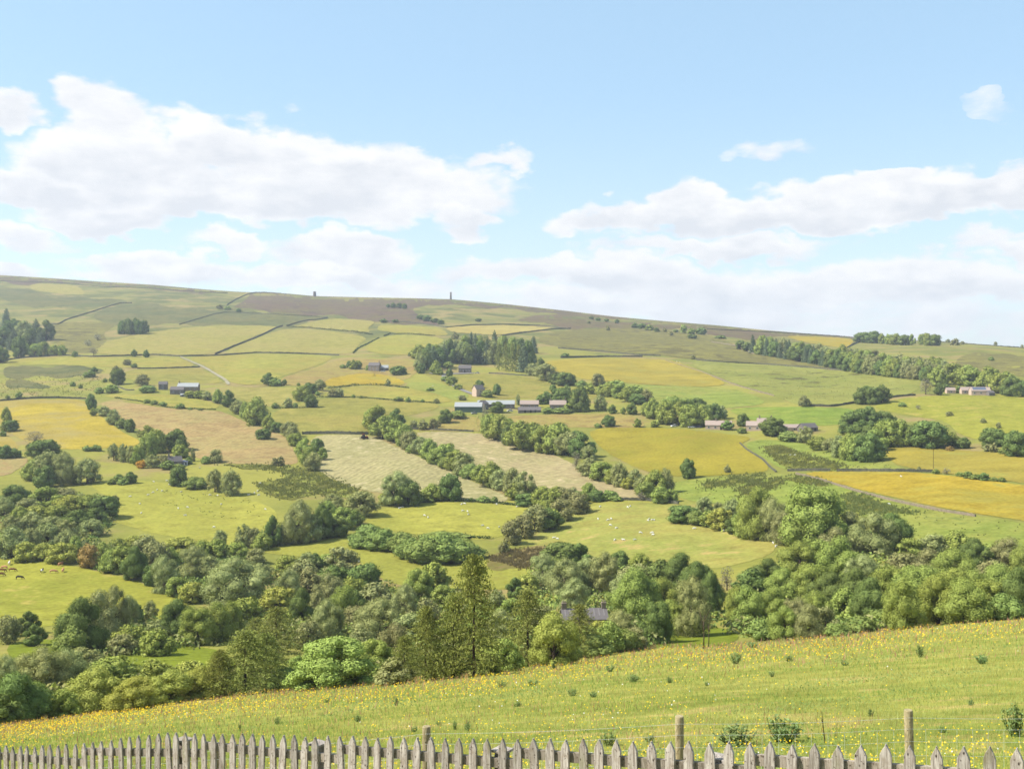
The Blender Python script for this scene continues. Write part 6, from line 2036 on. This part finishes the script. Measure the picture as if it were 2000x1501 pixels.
# square posts behind the rails
for x, top in ((343, 0.10), (606, 0.10), (966, 0.135), (1392, 0.15)):
    b, n = fence_at(x)
    c = b - FN * 0.115
    z = tip_z(x, b.y) - top
    gz = float(ground(c.x, c.y))
    mb = MB()
    H = z - gz + 0.4
    mb.box((0, 0, -H / 2), (0.10, 0.10, H))
    post = mb.build('post', M_WOODD, fence, loc=c + Vector((0, 0, z - 0.02)) - fence.location)
    post.rotation_euler = (0, 0, FRZ)
    mb = MB()
    w = 0.075
    vs = [(-w, -w, 0), (w, -w, 0), (w, w, 0), (-w, w, 0), (-w, -w, 0.022), (w, -w, 0.022), (w, w, 0.022), (-w, w, 0.022), (0, 0, 0.038)]
    mb.add(vs, [(3, 2, 1, 0), (0, 1, 5, 4), (1, 2, 6, 5), (2, 3, 7, 6), (3, 0, 4, 7), (4, 5, 8), (5, 6, 8), (6, 7, 8), (7, 4, 8)])
    mb.build('post_cap', M_WOOD, post, loc=(0, 0, 0.001))

# ------------------------------------------------------------------ wire stock fence behind it
M_WIRE, gw = mat('galvanised_wire')
gp = gw.n('ShaderNodeBsdfPrincipled')
gp.inputs['Base Color'].default_value = (0.62, 0.66, 0.66, 1)
gp.inputs['Roughness'].default_value = 0.5
gp.inputs['Metallic'].default_value = 0.3
gw.out(gp.outputs[0])
PX = [(40, 1480, 17.0), (425, 1452, 13.8), (833, 1417, 11.6), (1327, 1397, 11.0), (1774, 1385, 11.0), (2230, 1380, 11.0), (2660, 1385, 11.0)]
tops = [Vector(((x - 1000) / F * Y, Y, CZ + (HZ - y) / F * Y)) for x, y, Y in PX]
wf = empty('wire_fence', Vector((tops[2].x, tops[2].y, float(ground(tops[2].x, tops[2].y)))))
tag(wf, 'low galvanised stock wire fence on round wooden stakes behind the picket fence', 'fence')
for i, t in enumerate(tops):
    gz = float(ground(t.x, t.y))
    H = t.z - gz
    mb = MB()
    tilt = (0, 0.0, 0.0, 0.01, 0.035, 0, 0)[i]
    rr = 0.044
    mb.tube([(tilt, 0, -H - 0.3), (tilt * 0.3, 0, -H * 0.4), (0, 0, -0.012), (0, 0, 0.0)], [rr * 1.03, rr, rr * 0.99, rr * 0.86], 14)
    me = mb.mesh('stake', M_POST, True)
    n_ = len(me.polygons)
    for pl_ in (me.polygons[n_ - 1], me.polygons[n_ - 2]):
        pl_.use_smooth = False
    link('stake', me, wf, t - wf.location)
for drop in (0.065, 0.175, 0.30, 0.44, 0.60):
    for a, b in zip(tops, tops[1:]):
        m = MB()
        pts = []
        for k in range(9):
            q = a.lerp(b, k / 8)
            q.z -= drop + 0.022 * math.sin(math.pi * k / 8)
            q.y -= 0.05
            pts.append(q - wf.location)
        m.tube(pts, 0.0012, 4, cap=False)
        m.build('wire', M_WIRE, wf)
for a, b in zip(tops, tops[1:]):
    n = int((b - a).length / 0.155)
    m = MB()
    for k in range(1, n):
        q = a.lerp(b, k / n)
        s_ = 0.022 * math.sin(math.pi * k / n)
        m.tube([q - wf.location + Vector((0, -0.05, -0.175 - s_)), q - wf.location + Vector((0.012 * math.sin(k * 2.1), -0.05, -0.62))], 0.0010, 4, cap=False)
    m.build('upright_wires', M_WIRE, wf)

# ------------------------------------------------------------------ haze: one box of thin air round everything
hz = MB()
hz.box((0, 2500, 167), (9400, 5300, 306))
hm = bpy.data.materials.new('thin_haze')
hm.use_nodes = True
hm.node_tree.nodes.clear()
gh = NT(hm.node_tree)
pv = gh.n('ShaderNodeVolumePrincipled')
pv.inputs['Color'].default_value = (0.80, 0.88, 1.0, 1)
pv.inputs['Density'].default_value = HAZE
pv.inputs['Anisotropy'].default_value = 0.2
ho = gh.n('ShaderNodeOutputMaterial')
gh.L.new(pv.outputs[0], ho.inputs['Volume'])
tag(hz.build('haze', hm), 'thin pale summer haze filling the air of the valley', 'haze', kind='stuff')
